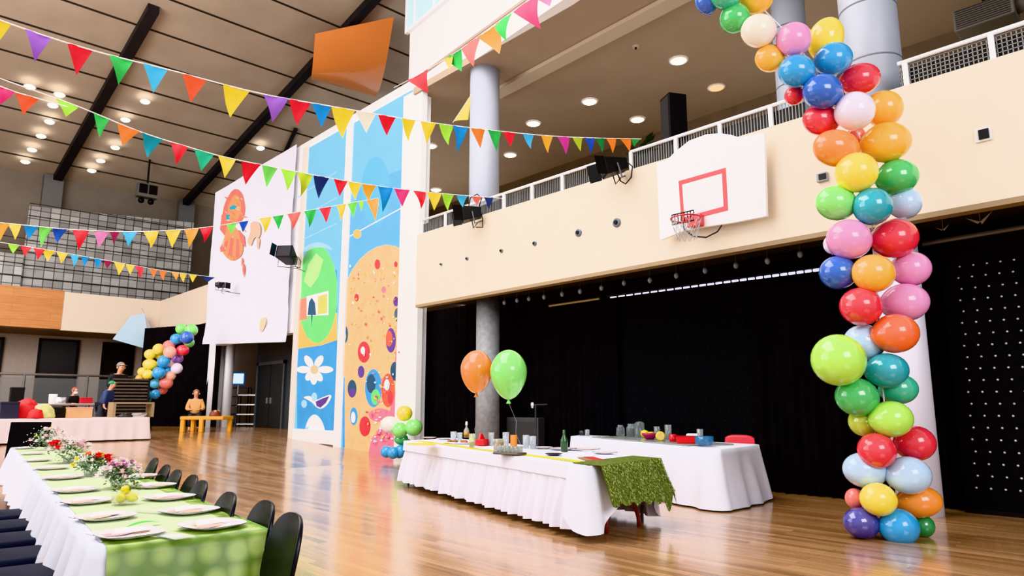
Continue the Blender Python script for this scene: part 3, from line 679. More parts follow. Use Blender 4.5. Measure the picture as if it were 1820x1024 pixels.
# ---------------- stage lamps
def stage_lamp(c, yaw, pitch, s, label, mount, cable):
    t = empty('stage_lamp', c, label, 'stage lamp')
    R = Matrix.Rotation(yaw, 3, 'Z') @ Matrix.Rotation(pitch, 3, 'X')
    mb = MB(); w, d, h = s
    f = [R @ Vector(v) for v in ((-w / 2, -d / 2, -h / 2), (w / 2, -d / 2, -h / 2), (w / 2, -d / 2, h / 2), (-w / 2, -d / 2, h / 2), (-w * .34, d / 2, -h * .3), (w * .34, d / 2, -h * .3), (w * .34, d / 2, h * .3), (-w * .34, d / 2, h * .3))]
    mb.add(f, [(0, 1, 2, 3), (7, 6, 5, 4), (0, 4, 5, 1), (1, 5, 6, 2), (2, 6, 7, 3), (3, 7, 4, 0)]); mb.build('housing', MATTEB, t, loc=(0, 0, 0), bevel=.02)
    mb = MB(); mb.add([R @ Vector((x * w * .42, -d / 2 - .006, z * h * .42)) for x, z in ((-1, -1), (1, -1), (1, 1), (-1, 1))], [(0, 1, 2, 3)]); mb.build('lens', mat('lens_dark', (60, 62, 68), .15), t, loc=(0, 0, 0))
    for sx in (-1, 1):
        mb = MB(); mb.add([R @ Vector(v) for v in ((sx * w / 2, -d / 2, -h / 2), (sx * w / 2, -d / 2, h / 2), (sx * (w / 2 + .1), -d / 2 - .2, h / 2), (sx * (w / 2 + .1), -d / 2 - .2, -h / 2))], [(0, 1, 2, 3)])
        mb.build('barn_door', MATTEB, t, loc=(0, 0, 0))
    mb = MB(); mo = Vector(mount) - Vector(c)
    mb.tube([R @ Vector((-w * .56, 0, 0)), R @ Vector((-w * .56, .02, -h * .8)), mo * .6 + Vector((0, 0, -.1)), mo], .015, 6); mb.tube([R @ Vector((w * .56, 0, 0)), R @ Vector((w * .56, .02, -h * .8)), mo * .6 + Vector((0, 0, -.1))], .015, 6)
    mb.build('yoke', mat('yoke_grey', (90, 90, 94), .4), t, loc=(0, 0, 0))
    mb = MB(); mb.tube([Vector(p) - Vector(c) for p in cable], .012, 6); mb.build('cable', MATTEB, t, loc=(0, 0, 0))
LX = BX - .3
c = onx(1092, 296, LX); stage_lamp(c, -2.2, .2, (.36, .42, .33), 'large black stage lamp with looped cable, left of the backboard', (BX, c.y, c.z - .1), [onx(x, y, LX + .1) for x, y in ((1112, 285), (1124, 296), (1122, 315), (1112, 327), (1103, 322), (1098, 310))])
c = onx(838, 380, LX); stage_lamp(c, -2.2, .15, (.36, .42, .34), 'black stage lamp with tangled cables near the concrete column', (BX, c.y, c.z - .1), [onx(x, y, LX + .1) for x, y in ((832, 372), (836, 352), (848, 345), (856, 352), (852, 366), (858, 390), (858, 404), (846, 404))])
c = onx(512, 456, MX - .55); stage_lamp(c, 2.3 + PI, -.3, (.55, .75, .45), 'black stage lamp on the post beside the white banner', (MX - .06, c.y - .3, c.z - .5), [onx(x, y, MX - .4) for x, y in ((518, 455), (530, 457), (535, 466), (533, 476), (520, 473))])
# bracket lamp at banner left
c = onx(390, 506, MX - .85); stage_lamp(c, 2.2, 0, (.3, .3, .24), 'pale stage lamp at the left edge of the white banner', (MX - .1, c.y - .2, c.z - .3), [onx(x, y, MX - .5) for x, y in ((388, 500), (396, 508), (394, 520), (398, 522))])
# roof fixture
c = ony(261, 340, EYW - 4)
t = empty('roof_floodlight', c, 'twin-lamp floodlight hanging from the roof near the end wall', 'floodlight')
mb = MB(); mb.box((0, 0, 0), (1.0, .5, .75)); mb.build('cage', mat('flood_grey', (104, 100, 96), .5), t, loc=(0, 0, 0))
for sx in (-.24, .24):
    mb = MB(); mb.box((sx, -.26, .05), (.4, .04, .5)); mb.build('lens', MATTEB, t, loc=(0, 0, 0))
    mb = MB(); mb.ball((sx, 0, -.55), .16, 8); mb.tube([(sx, 0, -.5), (sx, 0, -.3)], .05, 6); mb.build('lamp_head', MATTEB, t, True, loc=(0, 0, 0))
mb = MB(); mb.tube([(0, 0, .3), (0, 0, roofz(EYW - 4) - c.z)], .05, 6); mb.build('hanger', MATTEB, t, loc=(0, 0, 0))

# roof downlights
def onroof(px, py, dz=0):
    d = ray(px, py); t = (EZ + dz + EYW * SL - CH) / (d[2] + SL * d[1]); return Vector((d[0] * t, d[1] * t, CH + d[2] * t))
nrm = Vector((0, SL, 1)).normalized()
rows = [('left of the first roof beam', [(45, 287), (57, 266), (73, 241.5), (88, 216), (94, 187), (106, 168), (53, 154)]), ('between the two roof beams', [(163, 303), (179, 285.5), (205, 262), (223, 212.5), (258, 180)]), ('right of the second roof beam', [(463, 263)])]
for nm, pts in rows:
    for i, (px, py) in enumerate(pts):
        lab = ('oval roof downlight ' + nm + (', %s up from the end wall' % ORD[i] if len(pts) > 1 else ''))
        lamp_ceiling(onroof(px, py, -.3), .2, LAMP, lab, 'roof downlights', nrm)

# orange satin drape high up
P = [onroof(x, y, -.55) for x, y in ((552, 140), (668, 172), (722, 132), (700, 30), (560, 60))]
def odr(u, v):
    a = P[0].lerp(P[1], u); b = P[4].lerp(P[3], u)
    p = a.lerp(b, v); p.z -= .9 * math.sin(PI * v) * .8; return p
mb = MB(); mb.grid(odr, 16, 16)
tag(mb.build('satin_drape', mat('orange_satin', (246, 152, 92), .22, coat=.4, var=.1, scale=.3), smooth=True), 'glossy orange drape under the roof beside the white wall', 'drape')

# ================================================================ BALLOONS
def balloon_profile():
    pr = []
    n = 16
    for k in range(n + 1):
        th = PI * k / n; z = math.cos(th); r = math.sin(th)
        if z < 0: r *= 1 - .16 * (z * z); 
        pr.append((max(r, .03), z))
    return pr[::-1]
BMESH = {}
def balloon_obj(k, parent, world, axis, rs, rl, name='balloon', knot=True):
    if k not in BMESH:
        mb = MB(); mb.lathe(balloon_profile(), (0, 0, 0), 28)
        ob = mb.build('balloon', balloon_mat(k), None, True); BMESH[k] = ob.data; bpy.data.objects.remove(ob)
        mb = MB(); mb.lathe([(.03, -1.0), (.035, -1.03), (.07, -1.10), (.06, -1.11)], (0, 0, 0), 10); ob = mb.build('knot', balloon_mat(k), None, True); BMESH[k + '#'] = ob.data; bpy.data.objects.remove(ob)
    o = bpy.data.objects.new(name, BMESH[k]); COL.objects.link(o); o.parent = parent
    o.location = Vector(world) - parent.location; o.rotation_mode = 'QUATERNION'; o.rotation_quaternion = Vector(axis).to_track_quat('Z', 'Y'); o.scale = (rs, rs, rl)
    o['label'] = k.replace('_', ' ') + ' balloon'
    if knot:
        q = bpy.data.objects.new('knot', BMESH[k + '#']); COL.objects.link(q); q.parent = o
    return o
rv = Vector((RT[0], RT[1], 0)); fv = Vector((FW[0], FW[1], 0)); uv = Vector((0, 0, 1))
def garland(root, items, dist, spine, step=.12, knot=True):
    for (x, y, rx, ry, lay, k) in items:
        dd = dist + lay * step
        p = onf(x, y, dd); s = zcam(p) / F
        sx = spine(y); dx = x - sx; sg = 1 if dx >= 0 else -1
        if rx > ry * 1.06: ax = rv * sg * 1.0 - fv * .25 + uv * .12; rl, rs = rx, ry
        elif ry > rx * 1.06: ax = uv * .9 + rv * sg * .25 - fv * .3; rl, rs = ry, rx
        else: ax = -fv * 1 + rv * sg * .5; rl = rs = (rx + ry) / 2
        balloon_obj(k, root, p, ax.normalized(), rs * s, rl * s, knot=knot)
ARCH = [(1256, 2, 20, 24, 1, 'deep_blue'), (1289, -9, 30, 25, 0, 'sea_green'), (1343, -1, 30, 27, 1, 'amber'), (1306, 33, 27, 26, 1, 'green'), (1349, 55, 32, 29, 0, 'cream'), (1369, 104, 27, 24, 1, 'amber'),
        (1410, 71, 30, 31, -.5, 'pink'), (1467, 70, 30, 38, 1, 'yellow'), (1417, 127, 33, 29, -.5, 'blue'), (1480, 106, 33, 30, 0, 'blue'), (1463, 163, 36.5, 31, -1, 'deep_blue'), (1527, 141, 35, 28, 1, 'red'),
        (1412, 170, 17, 17, 1.5, 'red'), (1460, 214, 34, 27, 1, 'red'), (1518, 198, 34, 35, -1.2, 'lilac'), (1570, 194, 33, 32, 1, 'amber'), (1573, 254, 43, 36, .3, 'amber'), (1487, 264, 43, 33, 0, 'orange'),
        (1522, 307, 36, 36, -1, 'yellow'), (1593, 315, 37, 32, .5, 'green'), (1487, 361, 38, 31, .5, 'light_green'), (1550, 367, 34, 33, -1, 'teal'), (1607, 361, 29, 29, 1.3, 'pale_blue'), (1522, 244, 16, 20, 2, 'coral'),
        (1510, 426, 40, 36, 0, 'pink'), (1589, 424, 40, 35, .2, 'red'), (1476, 436, 12, 16, 1.8, 'lilac'), (1490, 485, 33, 30, .8, 'deep_blue'), (1553, 486, 38, 34, -1, 'amber'), (1618, 478, 34, 31, 1, 'pink'),
        (1531, 545, 37.5, 34, -.3, 'red'), (1607, 538, 41, 34, .8, 'pink'), (1590, 593, 40, 35, -.8, 'orange_red'), (1537, 609, 37, 32, 1.3, 'pale_blue'), (1490, 640, 46, 46, -.8, 'lime'), (1575, 659, 37, 31, -.2, 'teal'),
        (1524, 706, 39, 34, .3, 'green'), (1596, 692, 33, 27, 1.2, 'sea_green'), (1583, 745, 37, 32, -.8, 'lime'), (1535, 750, 26, 25, 1.3, 'olive'), (1559, 801, 34, 31, -.5, 'red'), (1625, 788, 35, 31, .6, 'red'),
        (1538, 836, 41, 31, .8, 'pale_blue'), (1614, 845, 38, 33, -.5, 'pale_blue'), (1562, 888, 33, 29, -.8, 'yellow'), (1632, 892, 39, 28, .6, 'orange'), (1520, 887, 17, 19, 1.4, 'coral'), (1532, 930, 34, 27, .2, 'indigo'),
        (1597, 937, 34, 32, -.8, 'blue'), (1640, 935, 19, 20, 1, 'dark_green')]
base = onz(1585, 958, 0); AD = base.x * FW[0] + base.y * FW[1]
t = empty('balloon_garland', base, 'tall multicoloured balloon garland arching up from the floor at right', 'balloon garland')
SP = [(-40, 1300), (60, 1400), (130, 1455), (250, 1535), (400, 1550), (600, 1560), (800, 1580), (980, 1585)]
def spine(y):
    for (a, xa), (b, xb) in zip(SP, SP[1:]):
        if y <= b: return xa + (xb - xa) * (y - a) / (b - a)
    return 1585
garland(t, ARCH, AD, spine)
mb = MB(); mb.tube([onf(spine(y), y, AD + .1) for y in range(-40, 950, 30)], .008, 6); mb.build('support_line', mat('pole_white', (225, 222, 226), .4), t)
# upper end runs on over the top of the frame
# small garland at the far end
FARG = [(322, 585, 9.5, 9.5, 1, 'light_green'), (340, 587, 11, 11, 0, 'light_green'), (313, 603, 10, 10, 0, 'blue'), (332, 600, 11.5, 11.5, -1, 'deep_blue'), (336, 609, 9, 9, 1, 'light_green'), (300, 615, 11, 10, 0, 'coral'), (324, 623, 12, 10, 0, 'red'), (302, 626, 11, 11, -1, 'peach'),
        (282, 621, 10, 10, 0, 'yellow'), (267, 630, 10, 9, 0, 'yellow'), (284, 631, 9, 9, 1, 'yellow'), (315, 638, 11, 9, 1, 'purple'), (291, 643, 11, 11, -1, 'blue'), (267, 648, 12.5, 10, 0, 'yellow'), (314, 655, 10, 10, 0, 'lilac'), (304, 649, 9, 9, 1, 'peach'), (282, 663, 12, 11, -1, 'blue'), (295, 659, 10, 9, 0, 'blue'),
        (253, 661, 8, 8, 0, 'yellow'), (263, 666, 9, 9, -1, 'yellow'), (248, 673, 7, 7, 0, 'amber'), (303, 668, 9, 9, 0, 'peach'), (295, 681, 12, 11, 0, 'coral'), (289, 693, 9, 8, 1, 'coral'), (259, 684, 9, 9, 0, 'blue'), (276, 682, 9, 9, 0, 'light_blue'), (260, 701, 8.5, 8.5, 0, 'blue'), (276, 701, 8.5, 8.5, -1, 'blue'), (263, 710, 6, 6, 1, 'teal')]
gb = onfloor(268, 765); GD = gb.x * FW[0] + gb.y * FW[1]
t = empty('balloon_garland', gb, 'small distant balloon garland leaning before the black curtain', 'balloon garland')
garland(t, FARG, GD, lambda y: 285 + (640 - y) * .45, .3)
mb = MB(); mb.tube([gb, onf(264, 712, GD + .1), onf(285, 655, GD + .15), onf(330, 592, GD + .15)], .03, 6); mb.build('support_pole', MATTEB, t)
# cluster at the mural foot
CL = [(719, 735, 14, 14, 0, 'yellow'), (693, 755, 17, 15, 0, 'white'), (735, 760, 16, 15, -1, 'light_green'), (711, 765, 14, 14, -.4, 'light_green'), (713, 781, 13, 10, .6, 'green'), (722, 790, 12, 10, 1, 'deep_blue'), (687, 803, 10.5, 11, 0, 'blue'), (699, 805, 10.5, 11, -1, 'blue'), (711, 803, 11, 12, -.4, 'blue'), (727, 797, 11, 11, .4, 'blue')]
cb = onfloor(704, 815); CD = cb.x * FW[0] + cb.y * FW[1] - .75; cb = onf(704, 815, CD); cb.z = 0.02
t = empty('balloon_cluster', cb, 'short balloon stack on the floor at the foot of the mural', 'balloon cluster')
garland(t, CL, CD, lambda y: 710, .16)
# two party balloons above the buffet
def party_balloon(px, py, rx, ry, dist, k, label, tie):
    p = onf(px, py, dist); s = zcam(p) / F; r = rx * s; h = ry * s
    t = empty('party_balloon', tie, label, 'balloon')
    mb = MB(); pr = []
    for i in range(25):
        th = PI * i / 24; z = -math.cos(th); rr_ = math.sin(th)
        if z < .25: rr_ *= 1 - .22 * ((.25 - z) / 1.25) ** 1.2
        pr.append((max(rr_ * r, .015), z * h))
    mb.lathe(pr, p, 32); b = mb.build('balloon_body', balloon_mat(k), t, True)
    mb = MB(); mb.lathe([(.012, 0), (.02, -.02), (.035, -.05), (.03, -.055)], p - Vector((0, 0, h)), 10); mb.build('knot', balloon_mat(k), b, True)
    mb = MB(); q = p - Vector((0, 0, h + .04)); mb.tube([q, q.lerp(Vector(tie), .4) + Vector((.05, 0, 0)), q.lerp(Vector(tie), .7) + Vector((-.03, 0, 0)), tie], .003, 4); mb.build('string', mat('string', (150, 148, 150), .7), t)

# ================================================================ BUNTING
def bunting(label, cord, dA, dB, flags, width=1.0, par=1.15, group='bunting strings across the hall'):
    x0 = cord[0][0]; x1 = cord[-1][0]
    def cy_(x):
        for a, b in zip(cord, cord[1:]):
            if x <= b[0]: return a[1] + (b[1] - a[1]) * (x - a[0]) / (b[0] - a[0])
        return cord[-1][1]
    def dist(x):
        u = (x - x0) / (x1 - x0); return 1 / (1 / dA + (1 / dB - 1 / dA) * u)
    # smooth cord through the points
    pts = []
    n = 60
    for i in range(n + 1):
        x = x0 + (x1 - x0) * i / n; h = (x1 - x0) / 26
        y = (cy_(x - h) + 2 * cy_(x) + cy_(x + h)) / 4 if 0 < i < n else cy_(x)
        pts.append((x, y))
    P = [onf(x, y, dist(x)) for x, y in pts]
    def at(x):
        u = min(max((x - x0) / (x1 - x0) * n, 0), n - 1e-6); i = int(u); return P[i].lerp(P[i + 1], u - i)
    mid = P[n // 2]
    t = empty('bunting_string', mid, label, 'bunting', group)
    mb = MB(); mb.tube(P, .006, 5); mb.build('cord', mat('white_cord', (240, 238, 238), .7), t)
    rr = random.Random(len(label) * 7 + len(flags))
    for f in flags:
        x, w, L, k = f[:4]
        A = at(x - w / 2); B = at(x + w / 2); m = (A + B) / 2; s = zcam(m) / F
        sh = f[4] if len(f) > 4 else 0
        dr = (B - A); side = Vector((-dr.y, dr.x, 0)).normalized()
        tip = m + Vector((0, 0, -L * s * 1.02)) + rv * (sh * s) + side * rr.uniform(-.04, .04) * L * s * 2
        bulge = rr.uniform(-.08, .08) * L * s * 1.5; ph = rr.uniform(0, 6)
        def fn(u, v):
            # u across, v down
            top = A.lerp(B, u); p = top.lerp(tip, v)
            wob = bulge * math.sin(PI * v) + .035 * L * s * math.sin(u * 6 + ph + v * 3) * (1 - v)
            return p + side * wob
        mb = MB(); mb.grid(fn, 6, 7); o = mb.build('pennant', flag_mat(k), t, True); o['label'] = k.replace('_', ' ') + ' pennant'
bunting('long bunting string from upper left to the balcony railing', [(-70, 10), (60, 58), (180, 95), (310, 126), (395, 150), (480, 171), (560, 184), (640, 198), (735, 214), (840, 228), (960, 241), (1030, 245), (1140, 247)], 4.9, 11.2,
        [(-5, 50, 54, 'yellow'), (68, 48, 52, 'purple'), (142, 46, 52, 'red'), (215, 44, 50, 'green'), (276, 44, 50, 'light_blue'), (346, 44, 48, 'orange_red', -4), (420, 48, 54, 'yellow', -6), (490, 45, 48, 'purple', -4), (533, 40, 46, 'red', -4), (571, 36, 42, 'blue', 2), (611, 42, 56, 'yellow', -2), (650, 36, 38, 'cream', 2), (688, 32, 36, 'red', 2), (726, 25, 40, 'yellow', 2), (761, 27, 40, 'yellow', -3), (793, 27, 38, 'lime', 4), (817, 26, 48, 'blue', -4), (850, 25, 37, 'orange', 2), (878, 24, 38, 'green', 6), (905, 23, 28, 'red', 1), (939, 20, 27, 'light_blue', 4), (972, 21, 32, 'amber', 1), (1002, 22, 32, 'magenta', 5), (1027, 18, 26, 'olive', 4), (1046, 18, 30, 'deep_blue', 4), (1066, 16, 27, 'dark_green', 4), (1085, 18, 27, 'orange', 4), (1111, 20, 24, 'orange', 8), (1131, 16, 14, 'green', -4)])
bunting('bunting string passing in front of the banner and murals', [(-90, 108), (18, 146), (140, 189), (250, 236), (390, 278), (450, 290), (525, 305), (620, 323), (700, 335), (770, 343), (893, 353)], 6.7, 13.0,
        [(120, 42, 26, 'lime', 0), (180, 28, 40, 'green', 0), (228, 40, 34, 'orange', -8), (271, 36, 40, 'teal', -6), (319, 32, 38, 'red', -4), (363, 36, 36, 'sea_green', -4), (403, 32, 38, 'yellow', -2), (446, 34, 40, 'red', -6), (480, 28, 38, 'light_green', -4), (512, 28, 38, 'lime', 0), (542, 28, 42, 'olive', -4), (572, 28, 40, 'navy', -3), (605, 25, 30, 'red', 0), (630, 25, 32, 'yellow', 2), (656, 25, 30, 'amber', 2), (684, 27, 46, 'blue', -2), (714, 28, 32, 'hot_pink', 2), (746, 23, 32, 'red', 2), (771, 27, 32, 'yellow', 2), (796, 22, 30, 'lime', 2), (822, 20, 22, 'light_blue', 0), (848, 18, 16, 'coral', 0), (868, 17, 22, 'navy', 1)])
bunting('short bunting string with pink and orange flags at upper left', [(-20, 146), (28, 164), (70, 176), (120, 190)], 6.5, 7.2, [(10, 36, 30, 'hot_pink', -6), (49, 42, 36, 'orange_red', -6)])
bunting('low sagging bunting string crossing before the mesh screen and banner', [(-10, 395), (60, 402), (120, 408), (200, 412), (260, 412), (330, 408), (380, 403), (440, 392), (520, 379), (600, 365), (672, 352)], 9.0, 15.0,
        [(4, 26, 32, 'amber', 0), (26, 24, 28, 'yellow', 4), (55, 26, 24, 'blue', 0), (81, 23, 36, 'light_green', -4), (106, 26, 26, 'deep_blue', -2), (144, 30, 36, 'red', 0), (181, 28, 30, 'pink', -2), (204, 18, 22, 'maroon', 0), (230, 26, 27, 'light_blue', 0), (269, 28, 30, 'yellow', 2), (307, 28, 32, 'yellow', 0), (340, 26, 34, 'amber', -2), (367, 24, 28, 'red', -2), (412, 20, 20, 'light_green', 0), (433, 18, 20, 'deep_blue', 0), (472, 22, 28, 'yellow', 0), (495, 20, 26, 'green', 1), (523, 24, 30, 'coral', 0), (552, 22, 32, 'green', 0), (578, 22, 28, 'red', 3), (607, 16, 30, 'yellow', 0), (627, 18, 28, 'light_green', 2), (642, 10, 20, 'lime', 0), (661, 22, 40, 'amber', 6)])
bunting('small bunting string hanging lowest at left toward the banner edge', [(-20, 428), (15, 433), (100, 447), (200, 465), (300, 483), (390, 494)], 13.0, 19.0,
        [(25, 21, 16, 'lime'), (46, 20, 18, 'red'), (70, 20, 20, 'red'), (88, 22, 20, 'yellow'), (110, 20, 20, 'yellow'), (133, 16, 22, 'light_blue'), (152, 15, 18, 'blue'), (174, 15, 18, 'blue'), (192, 16, 14, 'maroon'), (212, 20, 22, 'yellow', 2), (231, 16, 18, 'yellow', 2), (247, 16, 22, 'red', 2), (273, 14, 16, 'orange', 2), (290, 14, 18, 'orange', 2), (311, 14, 14, 'amber', 2), (326, 13, 16, 'yellow', 2), (343, 14, 14, 'yellow', 0), (370, 26, 10, 'navy', 0)])
bunting('bunting string along the ledge above the balcony opening', [(700, 156), (735, 138), (780, 112), (830, 80), (880, 45), (920, 14), (1000, -36)], 14.6, 10.5,
        [(743, 36, 34, 'red', 20), (797, 16, 26, 'yellow', 2), (805, 30, 32, 'green', 14), (836, 34, 44, 'coral', 4), (868, 38, 44, 'amber', 18), (893, 32, 40, 'green', 6), (934, 46, 48, 'hot_pink', 26), (966, 34, 28, 'pink', 12)])
bunting('stray yellow pennant hanging behind the upper left column', [(805, 218), (838, 168)], 13.8, 13.9, [(822, 30, 22, 'yellow', 10)], group='stray pennant')

# ================================================================ TABLES
def rounded_perimeter(C, r=.05, seg=.06):
    pts = []; nr = []
    n = len(C)
    cen = sum((Vector(c) for c in C), Vector()) / n
    for i in range(n):
        p = Vector(C[i]); a = (Vector(C[i - 1]) - p).normalized(); b = (Vector(C[(i + 1) % n]) - p).normalized()
        na = Vector((a.y, -a.x, 0)); na = na if na.dot(p - cen) > 0 else -na
        nb = Vector((b.y, -b.x, 0)); nb = nb if nb.dot(p - cen) > 0 else -nb
        for k in range(5):
            nn = na.lerp(nb, k / 4).normalized(); q = p + a * r * (1 - k / 4) + b * r * (k / 4); pts.append((q, nn, i))
        e = Vector(C[(i + 1) % n]) + (p - Vector(C[(i + 1) % n])).normalized() * r; s = p + b * r
        L = (e - s).length; m = max(1, int(L / seg))
        for k in range(1, m): pts.append((s.lerp(e, k / m), nb, i))
    return pts
def drapecloth(name, C, z, drops, m, label, amp=.05, wl=.35, flare=.12, cat='tablecloth', seed=1, rows=8, start=0.0, top=True, parent=None, th=.006):
    """cloth over a quad table; drops per edge (edge i runs from corner i to i+1)"""
    rnd = random.Random(seed); P = rounded_perimeter([(c[0], c[1], 0) for c in C], seg=min(.06, wl / 11)); n = len(P); mb = MB(); L = 0; vs = []; prev = P[0][0]; S_ = []
    for q, nn, e in P: L += (q - prev).length; S_.append(L); prev = q
    tot = L + (P[0][0] - prev).length; kk = round(tot / wl); ph = [rnd.uniform(0, 6) for _ in range(4)]
    # smooth the drop along the edge
    D = [drops[e] for _, _, e in P]
    for _ in range(6): D = [(D[i - 1] + 2 * D[i] + D[(i + 1) % n]) / 4 for i in range(n)]
    for j in range(rows + 1):
        t = j / rows
        for (q, nn, e), s, d in zip(P, S_, D):
            k = 2 * PI * s / tot * kk
            w = amp * (.6 * math.sin(k + ph[0]) + .4 * math.sin(2 * PI * round(kk * .37) * s / tot + ph[1]) + .25 * math.sin(2 * PI * round(kk * 1.6) * s / tot + ph[2])) * min(1, t * 1.4) * min(1, d / .3)
            o = .012 + max(-.004, flare * t + w + amp * .5 * t)
            p = q + nn * o; vs.append((p.x, p.y, z + th - start - max(0, d - start) * t - (.0 if j else 0)))
    fs = [(j * n + i, j * n + (i + 1) % n, (j + 1) * n + (i + 1) % n, (j + 1) * n + i) for j in range(rows) for i in range(n)]
    if top:
        b = len(vs); vs += [(q.x, q.y, z + th) for q, _, _ in P]; fs += [(b + i, b + (i + 1) % n, (i + 1) % n, i) for i in range(n)] + [tuple(range(b, b + n))]
    mb.add(vs, fs); o = mb.build(name, m, parent, True)
    bm = bmesh.new(); bm.from_mesh(o.data); bmesh.ops.recalc_face_normals(bm, faces=bm.faces)
    bm.to_mesh(o.data); bm.free()
    up = [p for p in o.data.polygons if len(p.vertices) > 8]
    if up and up[0].normal.z < 0:
        bm = bmesh.new(); bm.from_mesh(o.data); bmesh.ops.reverse_faces(bm, faces=bm.faces); bm.to_mesh(o.data); bm.free()
    for p in o.data.polygons:
        if abs(p.normal.z) > .98: p.use_smooth = False
    return tag(o, label, cat) if label else o
def inset_dir(C, k):
    p = Vector((C[k][0], C[k][1], 0)); a = Vector((C[k - 1][0], C[k - 1][1], 0)); b = Vector((C[(k + 1) % 4][0], C[(k + 1) % 4][1], 0))
    return (a - p).normalized() + (b - p).normalized()
def table(C, z, label, name='banquet_table', legs=True, ins=.12):
    c = sum((Vector((p[0], p[1], 0)) for p in C), Vector()) / 4; fzv = floor_z(c.y)
    t = empty(name, (c.x, c.y, fzv), label, 'table')
    mb = MB(); mb.prism([tuple(Vector((p[0], p[1], 0)) + inset_dir(C, k_) * .035 + Vector((0, 0, z - .035))) for k_, p in enumerate(C)], (0, 0, .033)); mb.build('tabletop', mat('table_wood', (150, 116, 82), .6), t)
    if legs:
        for p in C:
            q = Vector((p[0], p[1], 0)).lerp(c, .07); mb = MB(); mb.tube([(q.x, q.y, floor_z(q.y)), (q.x, q.y, z - .035)], .02, 8); mb.build('leg', mat('leg_grey', (90, 92, 96), .35, metal=.5), t)
    return t
# --- T1: foreground dinner table
T1 = [(.87, 3.72), (1.61, 3.62), (2.52, 12.9), (1.75, 13.02)]
Z1 = .75
table(T1, Z1, 'long narrow table under the white cloth in the left foreground')
drapecloth('tablecloth', T1, Z1, [.5, .3, .3, .42], CLOTH, 'white cloth draped over the long foreground dinner table', .035, .4, .07, seed=3)
def t1(u, v, z=0):       # u across from left, v along from near end
    a = Vector((*T1[0], 0)).lerp(Vector((*T1[3], 0)), v); b = Vector((*T1[1], 0)).lerp(Vector((*T1[2], 0)), v); p = a.lerp(b, u); p.z = Z1 + .008 + z; return p
# green runner with scale pattern
def green_mat():
    m = bpy.data.materials.new('green_scale_fabric'); m.use_nodes = True; nt = m.node_tree; b = nt.nodes['Principled BSDF']
    tc = nt.nodes.new('ShaderNodeTexCoord'); vo = nt.nodes.new('ShaderNodeTexVoronoi'); vo.inputs['Scale'].default_value = 9; vo.inputs['Randomness'].default_value = .25
    nt.links.new(tc.outputs['Object'], vo.inputs['Vector']); r = nt.nodes.new('ShaderNodeValToRGB')
    r.color_ramp.elements[0].color = lin((146, 168, 84)); r.color_ramp.elements[0].position = .3; r.color_ramp.elements[1].color = lin((88, 118, 38)); r.color_ramp.elements[1].position = .62
    nt.links.new(vo.outputs['Distance'], r.inputs['Fac']); nt.links.new(r.outputs['Color'], b.inputs['Base Color']); b.inputs['Roughness'].default_value = .45
    return m
GRM = green_mat()
GLEAF = mat('green_runner_sheer', (184, 198, 160), .5, var=.18, scale=5)
def rb(u, v):
    # v from 0 near hem to 1 far end; first 18% hangs down
    if v < .22:
        k = 1 - v / .22; p = t1(.04 + .97 * u, 0, .004); p.z -= .42 * k; p.y -= .034 + .11 * k + .02 * k * math.sin(u * 17); p.x += (-.10 * k * u); return p
    return t1(.04 + .97 * u, (v - .22) / .78 * .985, .004)
mb = MB(); mb.grid(rb, 24, 46)
for i, f in enumerate(mb.f):
    r = i // 24; c = i % 24
    mb.m[i] = 0 if (r < 11) else (1 if c < 21 else 0)
run = tag(mb.build('table_runner', [GRM, GLEAF], smooth=True), 'lime green runner hanging over the near end of the foreground table', 'table runner')
mb = MB(); mb.grid(lambda u, v: t1(1.0, .0 + .93 * v, .004) + Vector((.026 + .05 * u * u, 0, -.09 * u + .0)), 3, 40); mb.build('side_overhang', mat('runner_edge', (140, 200, 60), .5, var=.1), run, True)

